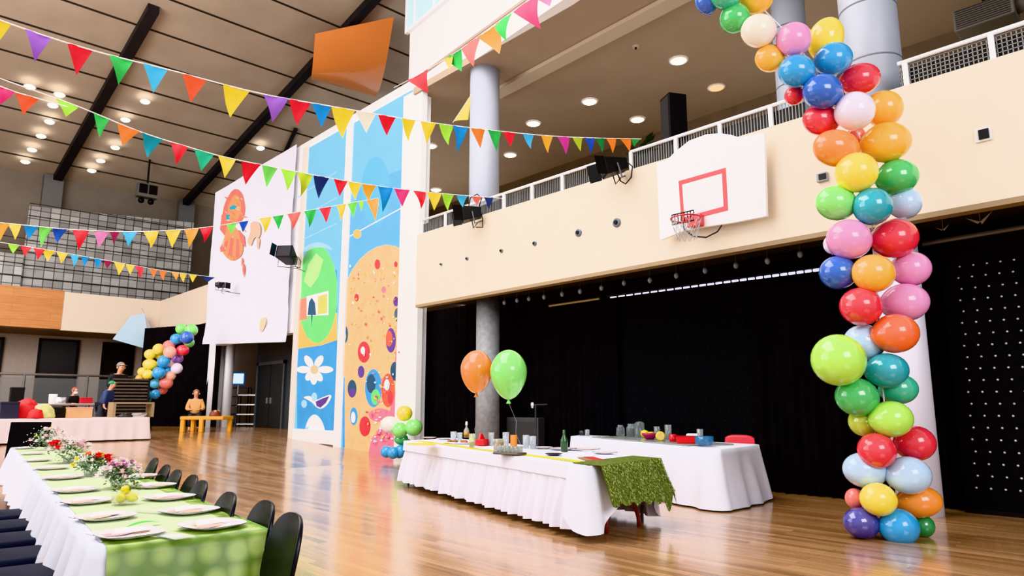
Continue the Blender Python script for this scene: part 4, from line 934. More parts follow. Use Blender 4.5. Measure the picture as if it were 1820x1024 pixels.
# --- plates, forks
PLM = mat('plate_white', (245, 240, 244), .25, coat=.3); PRM = mat('plate_rim', (70, 52, 60), .4)
def make_plate(c, r, ang, kind, label, group):
    t = empty('dinner_plate', c, label, 'plate', group, rz=ang)
    mb = MB(); sq = 3.0; n = 36; vs = []
    def ring(rr, z):
        return [(math.copysign(abs(math.cos(q)) ** (2 / sq), math.cos(q)) * rr, math.copysign(abs(math.sin(q)) ** (2 / sq), math.sin(q)) * rr, z) for q in [2 * PI * k / n for k in range(n)]]
    rings = [ring(r * .62, .001), ring(r * .99, .0185), ring(r, .0215), ring(r * .985, .022), ring(r * .68, .009), ring(r * .1, .008)]
    for R_ in rings: vs += R_
    fs = [(j * n + i, j * n + (i + 1) % n, (j + 1) * n + (i + 1) % n, (j + 1) * n + i) for j in range(len(rings) - 1) for i in range(n)] + [tuple(range((len(rings) - 1) * n, len(rings) * n))]
    mb.add(vs, fs); mb.m = [1 if n <= k < n * 2 else 0 for k in range(len(fs))]
    mb.build('plate', [PLM, PRM], t, True, loc=(0, 0, 0))
    cols = [(250, 204, 174), (246, 192, 198), (250, 222, 168), (246, 206, 190)]
    mb = MB(); rr = random.Random(kind * 5 + 1)
    for k in range(2):
        a0 = .6 + k * 2.2 + kind * .5; pts = []
        for i in range(10):
            q = 2 * PI * i / 10; pts.append((math.cos(a0) * r * .34 + math.cos(q) * r * .46 * (1 + .2 * math.sin(3 * q + k)), math.sin(a0) * r * .36 + math.sin(q) * r * .3, .0125 + .003 * k))
        mb.mi = k; mb.poly(pts)
    mb.build('printed_napkin', [mat('print%d' % ((kind + k) % 4), cols[(kind + k) % 4], .6, var=.15, scale=12) for k in range(2)], t, loc=(0, 0, 0))
    # folded white napkin wedge
    mb = MB(); mb.prism([(-r * .55, r * .0, .014), (r * .7, -r * .05, .02), (r * .45, r * .75, .022), (-r * .2, r * .7, .02)], (0, 0, .005)); mb.build('folded_napkin', mat('napkin_white', (250, 246, 250), .7), t, loc=(0, 0, 0))
    return t
LP = [(230, 953), (187, 922), (154, 894), (133, 874), (111, 851), (91, 834), (66, 820), (57, 808), (42, 798)]
RP = [(377, 937), (336, 911), (299, 887), (272, 866), (249, 849)]
def nearest_table_pt(px, py): return onz(px, py, Z1 + .014)
for i, (px, py) in enumerate(LP):
    c = nearest_table_pt(px, py)
    make_plate(c, .15 if i < 6 else .14, .09 + .03 * i, i, 'dinner plate on the left side of the foreground table, %s from near end' % ORD[i], 'dinner plates on the foreground table')
for i, (px, py) in enumerate(RP):
    c = nearest_table_pt(px, py)
    make_plate(c, .155, .2 + .1 * i, i + 2, 'dinner plate on the right side of the foreground table, %s from near end' % ORD[i], 'dinner plates on the foreground table')
def make_fork(c, ang, label, group='forks on the foreground table'):
    t = empty('fork', c, label, 'fork', group, rz=ang)
    mb = MB(); mb.box((0, -.045, .003), (.008, .1, .003)); mb.build('handle', STEEL, t, loc=(0, 0, 0))
    mb = MB(); mb.box((0, .015, .003), (.022, .025, .003))
    for k in range(4): mb.box((-.009 + k * .006, .045, .003), (.003, .04, .003))
    mb.build('tines', STEEL, t, loc=(0, 0, 0))
for i, (px, py) in enumerate(((178, 963), (133, 927), (111, 898), (96, 876), (76, 854), (62, 836))):
    pc = nearest_table_pt(*LP[i]); make_fork(t1(.035, (pc.y - 3.68) / 9.3, .002), -.08, 'steel fork left of the %s plate on the left table side' % ORD[i])
# clear plastic cutlery packs / lids on runner
for i, (px, py, r_z, lab) in enumerate(((262, 908, .5, 'clear plastic sheet on the green runner beside the lemons'), (300, 950, .2, 'clear plastic sheet on the runner near the table end'))):
    c = onz(px, py, Z1 + .02); mb = MB(); mb.box((0, 0, 0), (.1, .3, .006), rz=r_z); o = mb.build('plastic_sheet', mat('clear_sheet', (225, 235, 220), .08, alpha=.4), None, loc=c, bevel=.002); tag(o, lab, 'plastic sheet')
# napkins white between plates on right
c = onz(292, 952, Z1 + .014); mb = MB(); mb.box((0, 0, 0), (.07, .2, .006), rz=.55); tag(mb.build('paper_napkin', mat('napkin_white', (250, 246, 250)), None, loc=c), 'folded white paper napkin on the runner near the table end', 'napkin')
mb = MB(); c = onz(252, 937, Z1 + .016); mb.grid(lambda u, v: (-.1 + .22 * v + .0 * u, -.02 + .03 * math.sin(PI * v) * (2 * u - 1) + .07 * v, .004 + .02 * math.sin(PI * v)), 4, 8); tag(mb.build('green_ribbon', mat('leaf_green', (70, 170, 60), .4), None, True, loc=c), 'green leaf-shaped ribbon lying on the runner', 'ribbon')

for i, (px, py) in enumerate(LP[:7]):
    c = nearest_table_pt(px, py) + Vector((-.03, .235, 0)); mb = MB(); mb.box((0, 0, -.003), (.2, .1, .003), rz=.12); tag(mb.build('paper_napkin', mat('napkin_white', (250, 246, 250)), None, loc=c), 'white paper napkin just beyond the %s plate on the left table side' % ORD[i], 'napkin', 'napkins on the foreground table')
# --- flowers
def bouquet(c, seed, cols, label, h=.16, w=.17, vase=True):
    h *= .35; w *= 1.02; cols = [(a_, int(b_ * 2.2 + .5) if a_ not in ('red', 'orange') else b_, c_ * 1.05) for a_, b_, c_ in cols]
    rr = random.Random(seed); t = empty('flower_arrangement', c, label, 'flowers')
    mb = MB(); mb.lathe([(.05, 0), (.06, .008), (.065, .04), (.055, .05), (.05, .05), (.06, .04), (.05, .012)], (0, 0, 0), 18); mb.build('vase', GLASS, t, True, loc=(0, 0, 0))
    mb = MB()
    for k in range(420):
        a = rr.uniform(0, 6.3); e = rr.uniform(-.5, 1.4); b = w * rr.uniform(.3, .95); p = Vector((math.cos(a) * math.cos(e) * b, math.sin(a) * math.cos(e) * b, .06 + h * .5 + math.sin(e) * b * .8)); L = rr.uniform(.02, .055); d_ = Vector((rr.uniform(-1, 1), rr.uniform(-1, 1), rr.uniform(-.4, 1))).normalized() * L; s_ = d_.cross(Vector((0, 0, 1))).normalized() * L * .3
        mb.add([p, p + d_ * .5 + s_, p + d_, p + d_ * .5 - s_], [(0, 1, 2, 3)])
    f = mb.build('foliage', mat('sage_leaf', (128, 150, 122), .6, var=.35, scale=30), t, loc=(0, 0, 0)); f['kind'] = 'stuff'
    mb = MB()
    for k in range(9):
        a = rr.uniform(0, 6.3); mb.tube([(0, 0, .02), (math.cos(a) * w * .4, math.sin(a) * w * .4, .06 + h * .5)], .003, 4)
    mb.build('stems', mat('stem_green', (80, 120, 60), .6), t, loc=(0, 0, 0))
    for k, (cc, n, sz) in enumerate(cols):
        for j in range(n):
            a = rr.uniform(0, 6.3); e = rr.uniform(.0, 1.4); p = Vector((math.cos(a) * math.cos(e) * w, math.sin(a) * math.cos(e) * w, .06 + h * .5 + math.sin(e) * w * .75))
            blossom(t, p, sz * rr.uniform(.8, 1.15), cc, rr)
    # tiny white sprigs
    mb = MB()
    for k in range(70):
        a = rr.uniform(0, 6.3); e = rr.uniform(-.2, 1.5); b = w * rr.uniform(.8, 1.2); mb.ball((math.cos(a) * math.cos(e) * b, math.sin(a) * math.cos(e) * b, .06 + h * .5 + math.sin(e) * b * .85), .006, 4)
    g = mb.build('white_sprigs', mat('sprig_white', (240, 236, 236), .7), t, loc=(0, 0, 0)); g['kind'] = 'stuff'
    return t
def blossom(t, p, r, key, rr):
    mb = MB(); n = 7
    for lay, (rad, lift, tilt) in enumerate(((r, .0, .25), (r * .72, .012, .7), (r * .42, .02, 1.15))):
        for k in range(n):
            a = 2 * PI * k / n + lay * .4; d_ = Vector((math.cos(a), math.sin(a), 0)); s_ = Vector((-math.sin(a), math.cos(a), 0)); up = Vector((0, 0, 1))
            e = p + up * lift; m_ = e + d_ * rad * .6 * math.cos(tilt) + up * rad * .6 * math.sin(tilt); f_ = e + d_ * rad * math.cos(tilt) + up * rad * (math.sin(tilt) * .9)
            mb.add([e, m_ + s_ * rad * .4, f_, m_ - s_ * rad * .4], [(0, 1, 2, 3)])
    mb.ball(p + Vector((0, 0, .012)), r * .3, 5)
    o = mb.build('blossom', mat('petal_' + key, {'white': (246, 238, 238), 'pink': (240, 206, 212), 'red': (214, 32, 40), 'orange': (248, 150, 30), 'yellow': (240, 226, 70), 'mauve': (196, 130, 170), 'peach': (246, 214, 196)}[key], .7, var=.1, scale=40), t, loc=(0, 0, 0)); o['label'] = key + ' blossom'
def cpt(v, u=.52): return t1(u, v, .006)
def bq(px, py): return onz(px, py, Z1 + .013)
bouquet(bq(86, 800), 1, [('white', 7, .045), ('pink', 5, .05), ('yellow', 1, .03)], 'pale pink and white flower arrangement at the far table end', .2, .27)
bouquet(bq(122, 823), 2, [('white', 7, .045), ('pink', 4, .05), ('red', 3, .075)], 'flower arrangement with one red bloom, second from the far end', .15, .22)
bouquet(bq(162, 846), 3, [('red', 4, .07), ('orange', 2, .05), ('yellow', 2, .04), ('white', 3, .04)], 'flower arrangement with large red and orange blooms mid table', .1, .15)
bouquet(bq(212, 868), 4, [('white', 5, .034), ('pink', 5, .036), ('mauve', 3, .04)], 'pink and white flower arrangement behind the bowl of lemons', .12, .15)
# lemon bowl
lc = bq(221, 897)
t = empty('glass_bowl', lc, 'clear glass bowl holding yellow lemons and green sprigs', 'bowl')
mb = MB(); mb.lathe([(.06, 0), (.075, .008), (.082, .05), (.08, .085), (.075, .085), (.076, .05), (.07, .014), (.02, .01)], (0, 0, 0), 24); mb.build('bowl', mat('bowl_glass', (222, 232, 200), .05, trans=.8, alpha=.35), t, True, loc=(0, 0, 0))
LEM = mat('lemon_peel', (232, 214, 40), .4, bump=.3, scale=80)
for i, (dx, dy, dz, lab) in enumerate(((-.03, -.02, .045, 'yellow lemon at the left front of the glass bowl'), (.03, -.025, .045, 'yellow lemon at the right front of the glass bowl'), (0, .035, .045, 'yellow lemon at the back of the glass bowl'), (0, .0, .092, 'yellow lemon on top of the pile in the bowl'))):
    mb = MB(); mb.lathe([(.002, -.042), (.008, -.038), (.022, -.024), (.03, 0), (.022, .024), (.008, .038), (.002, .043)], (0, 0, 0), 14, M=Matrix.Rotation(1.3 + i, 3, 'X') @ Matrix.Rotation(i * 1.1, 3, 'Y')); o = mb.build('lemon', LEM, None, True, loc=lc + Vector((dx, dy, dz))); tag(o, lab, 'lemon', 'lemons in the glass bowl')
mb = MB(); rr = random.Random(9)
for k in range(40):
    a = rr.uniform(0, 6.3); p = Vector((math.cos(a) * .065, math.sin(a) * .065, .1 + rr.uniform(-.02, .035))); d_ = Vector((math.cos(a) + rr.uniform(-1, 1), math.sin(a) + rr.uniform(-1, 1), rr.uniform(0, 1))).normalized() * .045; s_ = d_.cross(Vector((0, 0, 1))) * .3
    mb.add([p, p + d_ * .5 + s_, p + d_, p + d_ * .5 - s_], [(0, 1, 2, 3)])
mb.build('leaf_sprigs', mat('olive_leaf', (96, 118, 40), .6, var=.3, scale=40), t, loc=(0, 0, 0))

# --- chairs
def make_chair(padded=False):
    t = bpy.data.objects.new('dining_chair', None); COL.objects.link(t)
    # chair faces local -Y ; back at +Y
    def seatf(u, v):
        x = (u - .5) * .43 * (1 - .12 * v); y = -.22 + .42 * v
        return (x, y, .44 + .02 * (abs(u - .5) * 2) ** 2.5 - .02 * math.sin(PI * v) - .025 * max(0, .15 - v) / .15)
    if padded:
        mb = MB(); mb.box((0, -.01, .435), (.44, .43, .07)); s = mb.build('seat', SEATM, t, True, loc=(0, 0, 0)); m = s.modifiers.new('Bevel', 'BEVEL'); m.width = .03; m.segments = 4
    else:
        mb = MB(); mb.grid(seatf, 12, 12); s = mb.build('seat', CHAIRM, t, True, loc=(0, 0, 0)); m = s.modifiers.new('Solid', 'SOLIDIFY'); m.thickness = .018; m.offset = -1
    mb = MB(); n = 28; vs = []
    def backp(a, rr_):
        # superellipse outline, local x / height
        ca, sa = math.cos(a), math.sin(a); e = 2 / 2.6
        x = math.copysign(abs(ca) ** e, ca) * .205 * rr_; h = .655 + math.copysign(abs(sa) ** e, sa) * .225 * rr_
        if h < .6: x *= 1 - (.6 - h) * .5
        k = (h - .43) / .45
        y = .19 + .085 * k + .03 * (1 - (x / .205) ** 2) - .01
        return (x, y, h)
    rings = [1, .97, .8, .5, .2]
    for r_2 in rings: vs += [backp(2 * PI * k / n, r_2) for k in range(n)]
    vs.append(backp(0, 0)); fs = [(j * n + i, j * n + (i + 1) % n, (j + 1) * n + (i + 1) % n, (j + 1) * n + i) for j in range(len(rings) - 1) for i in range(n)] + [((len(rings) - 1) * n + i, (len(rings) - 1) * n + (i + 1) % n, len(rings) * n) for i in range(n)]
    mb.add(vs, fs); b = mb.build('backrest', CHAIRM, t, True, loc=(0, 0, 0)); m = b.modifiers.new('Solid', 'SOLIDIFY'); m.thickness = .022; m.offset = 0
    m = b.modifiers.new('Bevel', 'BEVEL'); m.width = .008; m.segments = 2
    for sx in (-1, 1):
        for sy in (-1, 1):
            mb = MB(); mb.tube([(sx * .17, sy * .15 - .01, .42), (sx * .205, sy * .2 - .01, 0)], .012, 8); mb.build('leg', MATTEB, t, True, loc=(0, 0, 0))
    return t
ch0 = make_chair(); chp = make_chair(True)
fir = [True, True]
def place_chair(x, y, rz, label, group, pad=0):
    src = chp if pad else ch0
    o = src if fir[pad] else copy_tree(src); fir[pad] = False
    o.location = (x, y, floor_z(y)); o.rotation_euler = (0, 0, rz); tag(o, label, 'chair', group); return o
tdir = math.atan2(T1[2][0] - T1[1][0], T1[2][1] - T1[1][1])
for i, (px, py) in enumerate(((516, 912), (470, 890), (405, 875), (357, 854), (341, 844), (313, 835), (294, 826), (274, 814))):
    p = onz(px, py, .88)
    e = Vector((math.cos(tdir), -math.sin(tdir), 0))     # outwards from the table
    q = p - e * .27
    place_chair(q.x, q.y, -PI / 2 - tdir, 'black moulded chair on the right of the foreground table, %s from near end' % ORD[i], 'chairs on the right of the foreground table')
for i, v in enumerate((-.012, .055, .125, .195, .27, .345, .42)):
    p = t1(0, v); e = Vector((-math.cos(tdir), math.sin(tdir), 0)); q = p + e * .245
    place_chair(q.x, q.y, PI / 2 - tdir, 'dark navy padded chair on the left of the foreground table, %s from near end' % ORD[i], 'chairs on the left of the foreground table', 1)
fc = onf(54, 750, 11.35)
t = empty('high_back_chair', (fc.x, fc.y, floor_z(fc.y)), 'black square-backed chair at the far end of the foreground table', 'chair', rz=-.6)
mb = MB(); mb.box((0, 0, fc.z - .33), (.6, .04, .66), tilt=Matrix.Rotation(-.1, 3, 'X')); mb.build('backrest', BLACK, t, loc=(0, 0, 0), bevel=.012)
mb = MB(); mb.box((0, .24, .46), (.52, .46, .05)); mb.build('seat', BLACK, t, loc=(0, 0, 0), bevel=.012)
for sx in (-1, 1):
    for y in (.05, .42):
        mb = MB(); mb.tube([(sx * .23, y, 0), (sx * .23, y + .02, .46)], .014, 6); mb.build('leg', MATTEB, t, loc=(0, 0, 0))

def proj_x(p):
    f = p[0] * FW[0] + p[1] * FW[1]; r = p[0] * RT[0] + p[1] * RT[1]; return 910 + F * r / zcam(p)
def on_quad(T, px, v, z):
    """the point of a table top on the line v (0 front edge, 1 back edge) in the pixel column px; T = near-front, near-back, far-back, far-front"""
    A = Vector((*T[0], z)).lerp(Vector((*T[1], z)), v); B = Vector((*T[3], z)).lerp(Vector((*T[2], z)), v); lo, hi = 0.02, .98
    inc = proj_x(B) > proj_x(A)
    for _ in range(40):
        m = (lo + hi) / 2
        if (proj_x(A.lerp(B, m)) < px) == inc: lo = m
        else: hi = m
    return A.lerp(B, lo)
# --- T2 middle buffet with skirt
Z2 = .76
T2 = [(5.70, 4.95), (7.10, 5.08), (8.5, 10.75), (7.20, 10.55)]
tb = table(T2, Z2, 'long buffet table under a white skirt in the middle of the hall')
drapecloth('tablecloth', T2, Z2, [.3, .22, .2, .16], CLOTH, 'white cloth on the skirted middle buffet table', .006, .5, .01, seed=6)
SK = [(5.72, 4.99), (7.08, 5.11), (8.48, 10.72), (7.22, 10.52)]
drapecloth('table_skirt', SK, Z2 - .02, [.3, .68, .68, .66], mat('skirt_cloth', (232, 230, 244), .85, spec=.2), 'gathered white skirt around the middle buffet table', .075, .2, .05, seed=8, start=.12, top=False, cat='table skirt')
# hanging corner of cloth
q_a = Vector((5.70, 4.95, 0)); d_f = (Vector((7.2, 10.55, 0)) - q_a).normalized(); d_e = (Vector((7.1, 5.08, 0)) - q_a).normalized(); n_f = Vector((-d_f.y, d_f.x, 0)); n_e = Vector((d_e.y, -d_e.x, 0))
CP = [(q_a + d_f * .2, n_f, .46), (q_a + d_f * .12, n_f, .56), (q_a + d_f * .03, n_f, .66), (q_a, (n_f + n_e).normalized(), .69), (q_a + d_e * .05, n_e, .68), (q_a + d_e * .12, n_e, .6), (q_a + d_e * .24, n_e, .5), (q_a + d_e * .36, n_e, .42)]
mb = MB()
def ccf(u, v):
    x = min(u * 7, 6.999); i = int(x); k = x - i; A_, B_ = CP[i], CP[i + 1]; p = A_[0].lerp(B_[0], k); n = A_[1].lerp(B_[1], k).normalized(); dr = A_[2] + (B_[2] - A_[2]) * k
    return p + n * (.07 + .1 * v ** .7 + .018 * math.sin(u * 15) * v) + Vector((0, 0, Z2 + .008 - dr * v))
mb.grid(ccf, 28, 12)
tag(mb.build('cloth_corner', CLOTH, smooth=True), 'white hanging corner fold of cloth at the near end of the buffet', 'cloth')
# red bow leg
a = onz(1078, 948, 0); b = onz(1136, 936, 0); mb = MB(); 
mb.tube([a.lerp(b, (1 - math.cos(PI * k / 20)) / 2) + Vector((0, 0, .30 * math.sin(PI * k / 20) ** .75)) for k in range(21)], .026, 8); o = mb.build('leg', mat('bow_leg_red', (112, 28, 28), .3), tb, True); o['label'] = 'dark red bowed leg'
# green shaggy runner over the end
GR2 = mat('green_tinsel', (92, 110, 36), .5, var=.75, scale=38, bump=.8)
A2 = onz(1052, 828, Z2 + .008); B2 = onz(1162, 814, Z2 + .008)
mb = MB()
def gr(u, v):
    e = A2.lerp(B2, u); inw = Vector((.22, .97, 0)); outw = Vector((.18, -1, 0)).normalized()
    if v < .12: return e + inw * (.12 - v) * 3.2 + Vector((0, 0, .006))
    k = (v - .12) / .88; ln = .40 + .1 * math.sin(u * 2.2) * u + .02 * math.sin(u * 40)
    if u > .8: ln += .1 * math.sin((u - .8) / .2 * 7)
    return e + outw * (.105 + .13 * k + .012 * math.sin(u * 30)) + Vector((.09 * k * u, 0, -ln * k + .008))
mb.grid(gr, 60, 40); o = tag(mb.build('table_runner', GR2, smooth=False), 'sparkly green runner draped over the near end of the buffet', 'table runner')
mb = MB(); rr = random.Random(2); TM = [mat('tinsel_a', (120, 138, 48), .35), mat('tinsel_b', (72, 90, 26), .4), mat('tinsel_c', (198, 202, 124), .3)]
for k in range(4200):
    u = rr.random(); v = .12 + .87 * rr.random(); p = gr(u, v) + Vector((rr.uniform(-.01, .01), -.012, 0)); L = rr.uniform(.008, .022); w = .0028
    dx = rr.uniform(-.012, .012); mb.mi = rr.choice((0, 0, 1, 1, 1, 2)); mb.add([p + rv * w, p - rv * w, p + Vector((dx, -.012, -L))], [(0, 1, 2)])
f = mb.build('tinsel_fringe', TM, o); f['kind'] = 'stuff'
# yellow runner strip along the front edge
mb = MB(); P1 = Vector((*T2[3], 0)); P0 = Vector((*T2[0], 0)); W = Vector((.97, .0, 0))
mb.grid(lambda u, v: P0.lerp(P1, .02 + .93 * v) + W * (.10 + .2 * u + .03 * math.sin(v * 9)) + Vector((0, 0, Z2 + .0095 + .002 * math.sin(v * 20))), 3, 40)
tag(mb.build('table_runner', mat('yellow_runner', (206, 200, 60), .6, var=.25, scale=5)), 'yellow-green runner along the front edge of the buffet', 'table runner')
def b2(px, py): return onz(px, py, Z2 + .013)
def b2i(px, py):
    """point on the buffet top seen at the pixel"""
    return onz(px, py, Z2 + .0135)
def vessel(name, prof, m, c, label, cat, n=18, parts=()):
    t = empty(name, c, label, cat)
    mb = MB(); mb.lathe(prof, (0, 0, 0), n); mb.build('body', m, t, True, loc=(0, 0, 0))
    for nm, pr, mm_ in parts: mb = MB(); mb.lathe(pr, (0, 0, 0), n); mb.build(nm, mm_, t, True, loc=(0, 0, 0))
    return t
def cup(r, h, th=.004): return [(r * .85, 0), (r * .9, .004), (r, h), (r - th, h), (r * .86, .012), (.004, .01)]
AMB = mat('amber_liquid', (206, 150, 70), .15, trans=.4); CLR = mat('clear_ware', (196, 206, 210), .06, trans=.75, alpha=.6)
vessel('bottle', [(.05, 0), (.055, .01), (.055, .13), (.04, .165), (.018, .2), (.018, .24)], mat('bottle_clear', (216, 206, 196), .1, trans=.5, alpha=.75), b2i(829, 778), 'clear bottle with white cap on the middle buffet', 'bottle', parts=(('label_band', [(.056, .02), (.056, .1)], AMB), ('cap', [(.021, .235), (.024, .24), (.02, .3), (.012, .31)], WHITEM)))
vessel('tumbler', cup(.055, .16), CLR, on_quad(T2, 806, .6, Z2 + .0135), 'clear glass tumbler left of the capped bottle', 'glass')
vessel('tumbler', cup(.05, .14), CLR, on_quad(T2, 817, .7, Z2 + .0135), 'small clear glass just beside the capped bottle', 'glass')
vessel('drink_glass', cup(.05, .2), CLR, b2i(839, 795), 'tall pale yellow drink glass at the buffet front', 'glass', parts=(('drink', [(.042, .012), (.046, .14), (.002, .141)], mat('pale_drink', (226, 218, 150), .2)),))
t = empty('red_box', b2i(858, 792), 'open red plastic tub among the glasses on the buffet', 'tub', rz=.4)
mb = MB(); mb.box((0, 0, .05), (.24, .16, .1)); mb.build('tub', mat('tub_red', (196, 24, 28), .35), t, loc=(0, 0, 0), bevel=.012)
mb = MB(); mb.prism([(-.1, .0, .1), (.12, .02, .1), (.1, .05, .17), (.02, .04, .19)], (0, .03, 0)); mb.build('folded_flap', mat('flap_red', (226, 40, 46), .35), t, loc=(0, 0, 0))
vessel('candle_jar', cup(.045, .2), CLR, b2i(873, 792), 'tall clear jar right of the red tub', 'jar')
vessel('drink_glass', cup(.075, .17), CLR, b2i(886, 803), 'wide glass of amber drink at the buffet front', 'glass', parts=(('drink', [(.062, .012), (.07, .12), (.002, .121)], AMB),))
vessel('tumbler', cup(.05, .22), CLR, b2i(899, 795), 'dark-looking clear tumbler left of the orange candle', 'glass')
vessel('candle', [(.05, 0), (.052, .01), (.052, .17), (.045, .18), (.004, .175)], mat('candle_orange', (232, 140, 46), .4), b2i(913, 795), 'orange pillar candle on the middle buffet', 'candle', parts=(('wick', [(.003, .17), (.003, .2)], MATTEB),))
t = empty('serving_tray', b2i(906, 808), 'dark tray of glassware at the buffet front', 'tray', rz=.2)
mb = MB(); mb.box((0, 0, .015), (.22, .4, .03)); mb.build('tray', mat('tray_dark', (84, 74, 62), .3), t, loc=(0, 0, 0), bevel=.015)
for k in range(6):
    c = t.location + Matrix.Rotation(.2, 3, 'Z') @ Vector((-.05 + .1 * (k % 2), -.13 + .13 * (k // 2), .031))
    vessel('shot_glass', cup(.035, .075), CLR, c, 'small clear glass on the dark tray, %s row, %s side' % (('near', 'middle', 'far')[k // 2], ('left', 'right')[k % 2]), 'glass')
vessel('tumbler', cup(.05, .19), CLR, b2i(935, 797), 'clear tumbler right of the dark tray, first of two', 'glass')
vessel('tumbler', cup(.05, .18), CLR, b2i(947, 798), 'clear tumbler right of the dark tray, second of two', 'glass')
def flat_plate(c, r, label, m=PLM, name='serving_plate'):
    t = empty(name, c, label, 'plate'); mb = MB(); mb.lathe([(r * .6, .001), (r * .95, .012), (r, .018), (r * .95, .02), (r * .65, .008), (.01, .007)], (0, 0, 0), 28); mb.build('plate', m, t, True, loc=(0, 0, 0))
    mb = MB(); mb.lathe([(r * 1.0, .0165), (r * 1.004, .019), (r * .985, .021)], (0, 0, 0), 28, caps=False); mb.build('rim', PRM, t, loc=(0, 0, 0)); return t
for i, (px, py, r, lab) in enumerate(((1000, 799, .2, 'white plate on the buffet behind the black dish'), (1040, 800, .22, 'large white oval plate near the right of the buffet'), (965, 797, .15, 'white plate beside the tumblers on the buffet'), (790, 781, .16, 'white plate at the far left part of the buffet'), (762, 779, .15, 'white plate at the far left corner of the buffet'), (1075, 806, .17, 'white plate nearest to the green runner'))):
    flat_plate(b2i(px, py), r, lab)
flat_plate(b2i(984, 809), .11, 'small black dish on the buffet front edge', mat('dish_black', (30, 30, 32), .3))
t = empty('yellow_tray', b2i(748, 791), 'flat yellow oval board at the left end of the buffet', 'board', rz=-.2)
mb = MB(); mb.lathe([(.23, 0), (.25, .006), (.25, .014), (.235, .018), (.01, .018)], (0, 0, 0), 26, .75, 1.5); mb.build('board', mat('board_yellow', (216, 202, 66), .5), t, loc=(0, 0, 0))
mb = MB(); mb.lathe([(.255, -.0), (.262, .004), (.258, .01)], (0, 0, 0), 26, .75, 1.5, caps=False); mb.build('rim', PLM, t, loc=(0, 0, 0))
t = empty('menu_card', b2i(1050, 816), 'red and brown printed card lying on the buffet', 'card', rz=-.6)
mb = MB(); mb.box((0, 0, .004), (.22, .5, .006)); mb.build('card', mat('card_brown', (150, 120, 80), .5, var=.4, scale=14), t, loc=(0, 0, 0)); mb = MB(); mb.box((.03, 0, .009), (.12, .46, .005)); mb.build('cover_strip', mat('card_red', (176, 50, 50), .5), t, loc=(0, 0, 0))
for i, (px, py, rz, lab) in enumerate(((980, 803, .4, 'steel serving fork left of the large oval plate'), (1085, 803, -.6, 'steel serving fork at the right end of the buffet'))):
    o = make_fork(b2i(px, py), rz, lab, 'serving forks on the buffet')
mb = MB(); t = empty('serving_spread', b2i(815, 788), 'brown food platter at the left of the buffet', 'platter', rz=.2)
mb.lathe([(.2, 0), (.24, .02), (.22, .022), (.01, .012)], (0, 0, 0), 22, .8, 1.4); mb.build('platter', PLM, t, True, loc=(0, 0, 0))
mb = MB(); rr = random.Random(6)
for k in range(16): mb.ball((rr.uniform(-.11, .11), rr.uniform(-.2, .2), .03), rr.uniform(.025, .04), 5, .7)
o = mb.build('food_pieces', mat('food_brown', (150, 96, 70), .6, var=.4, scale=20), t, True, loc=(0, 0, 0)); o['kind'] = 'stuff'
tie = b2i(858, 788)
party_balloon(847, 661, 29, 38, 10.4, 'orange', 'orange party balloon floating above the middle buffet', b2i(846, 783) + Vector((0, 0, 0)))
party_balloon(904, 666, 33.5, 44, 9.6, 'light_green', 'light green party balloon floating above the middle buffet', b2i(925, 790))

# --- T3 rear buffet
Z3 = .8
c1 = onz(1276, 800, Z3); c2 = onz(1350, 791, Z3)
T3 = [(c1.x, c1.y), (c2.x, c2.y), (10.72, 9.35), (10.06, 9.1)]
table(T3, Z3, 'buffet table under a long white cloth near the black curtain')
drapecloth('tablecloth', T3, Z3, [.785, .77, .76, .785], CLOTH, 'long white floor-length cloth on the rear buffet table', .045, .55, .13, seed=12, rows=10)
def vpy(py, lo, hi): return min(max((hi - py) / (hi - lo), .1), .85)
def b3(px, py): return on_quad(T3, px, vpy(py, 766, 792), Z3 + .0065)
t = empty('serving_tray', on_quad(T3, 1165, .48, Z3 + .0065), 'long clear tray under the fruit and glassware, rear buffet', 'tray', rz=-.37)
mb = MB(); mb.box((0, 0, .012), (.85, 2.9, .02)); mb.build('tray', mat('tray_clear', (160, 165, 160), .2, alpha=.75), t, loc=(0, 0, 0), bevel=.008)
TZ = .0065 + .022
def b3t(px, py): return on_quad(T3, px, vpy(py, 766, 792), Z3 + .0065 + .024)
vessel('jug', [(.07, 0), (.1, .02), (.1, .16), (.07, .2), (.08, .23), (.075, .23), (.06, .2), (.09, .15)], CLR, b3t(1123, 766) + Vector((0, 0, 0)), 'large clear glass jug on the rear buffet tray', 'jug')
vessel('jug', [(.06, 0), (.08, .02), (.08, .14), (.05, .18), (.06, .2), (.055, .2), (.045, .18)], CLR, b3t(1103, 765), 'smaller clear glass jug left of the large jug', 'jug')
vessel('drink_dispenser', [(.09, 0), (.09, .01), (.09, .24), (.06, .27), (.01, .28)], CLR, b3t(1137, 765), 'glass drink dispenser beside the whole lemon', 'dispenser')
vessel('lemon_ball', [(.004, 0), (.05, .012), (.075, .06), (.06, .115), (.006, .135)], LEM, b3t(1146, 772), 'large whole yellow lemon on the rear buffet', 'lemon')
vessel('yellow_cup', cup(.05, .1), mat('cup_yellow', (232, 214, 70), .4), b3t(1157, 770), 'yellow cup right of the whole lemon', 'cup')
vessel('fruit_bowl', [(.06, 0), (.13, .07), (.14, .1), (.13, .1), (.11, .07), (.004, .06)], mat('bowl_magenta', (170, 40, 90), .3), b3t(1155, 780), 'magenta bowl at the front of the rear buffet', 'bowl')
vessel('tumbler', cup(.055, .2), CLR, b3t(1168, 770), 'clear tall tumbler behind the magenta bowl', 'glass')
vessel('tumbler', cup(.06, .24), CLR, b3t(1188, 773), 'clear tall tumbler behind the red jars', 'glass')
t = empty('lemon_slice', b3t(1174, 784) + Vector((0, 0, .075)), 'round lemon slice standing at the tray front', 'lemon slice')
M = Matrix.Rotation(PI / 2, 3, 'X'); M = Matrix.Rotation(-AZ, 3, 'Z') @ M
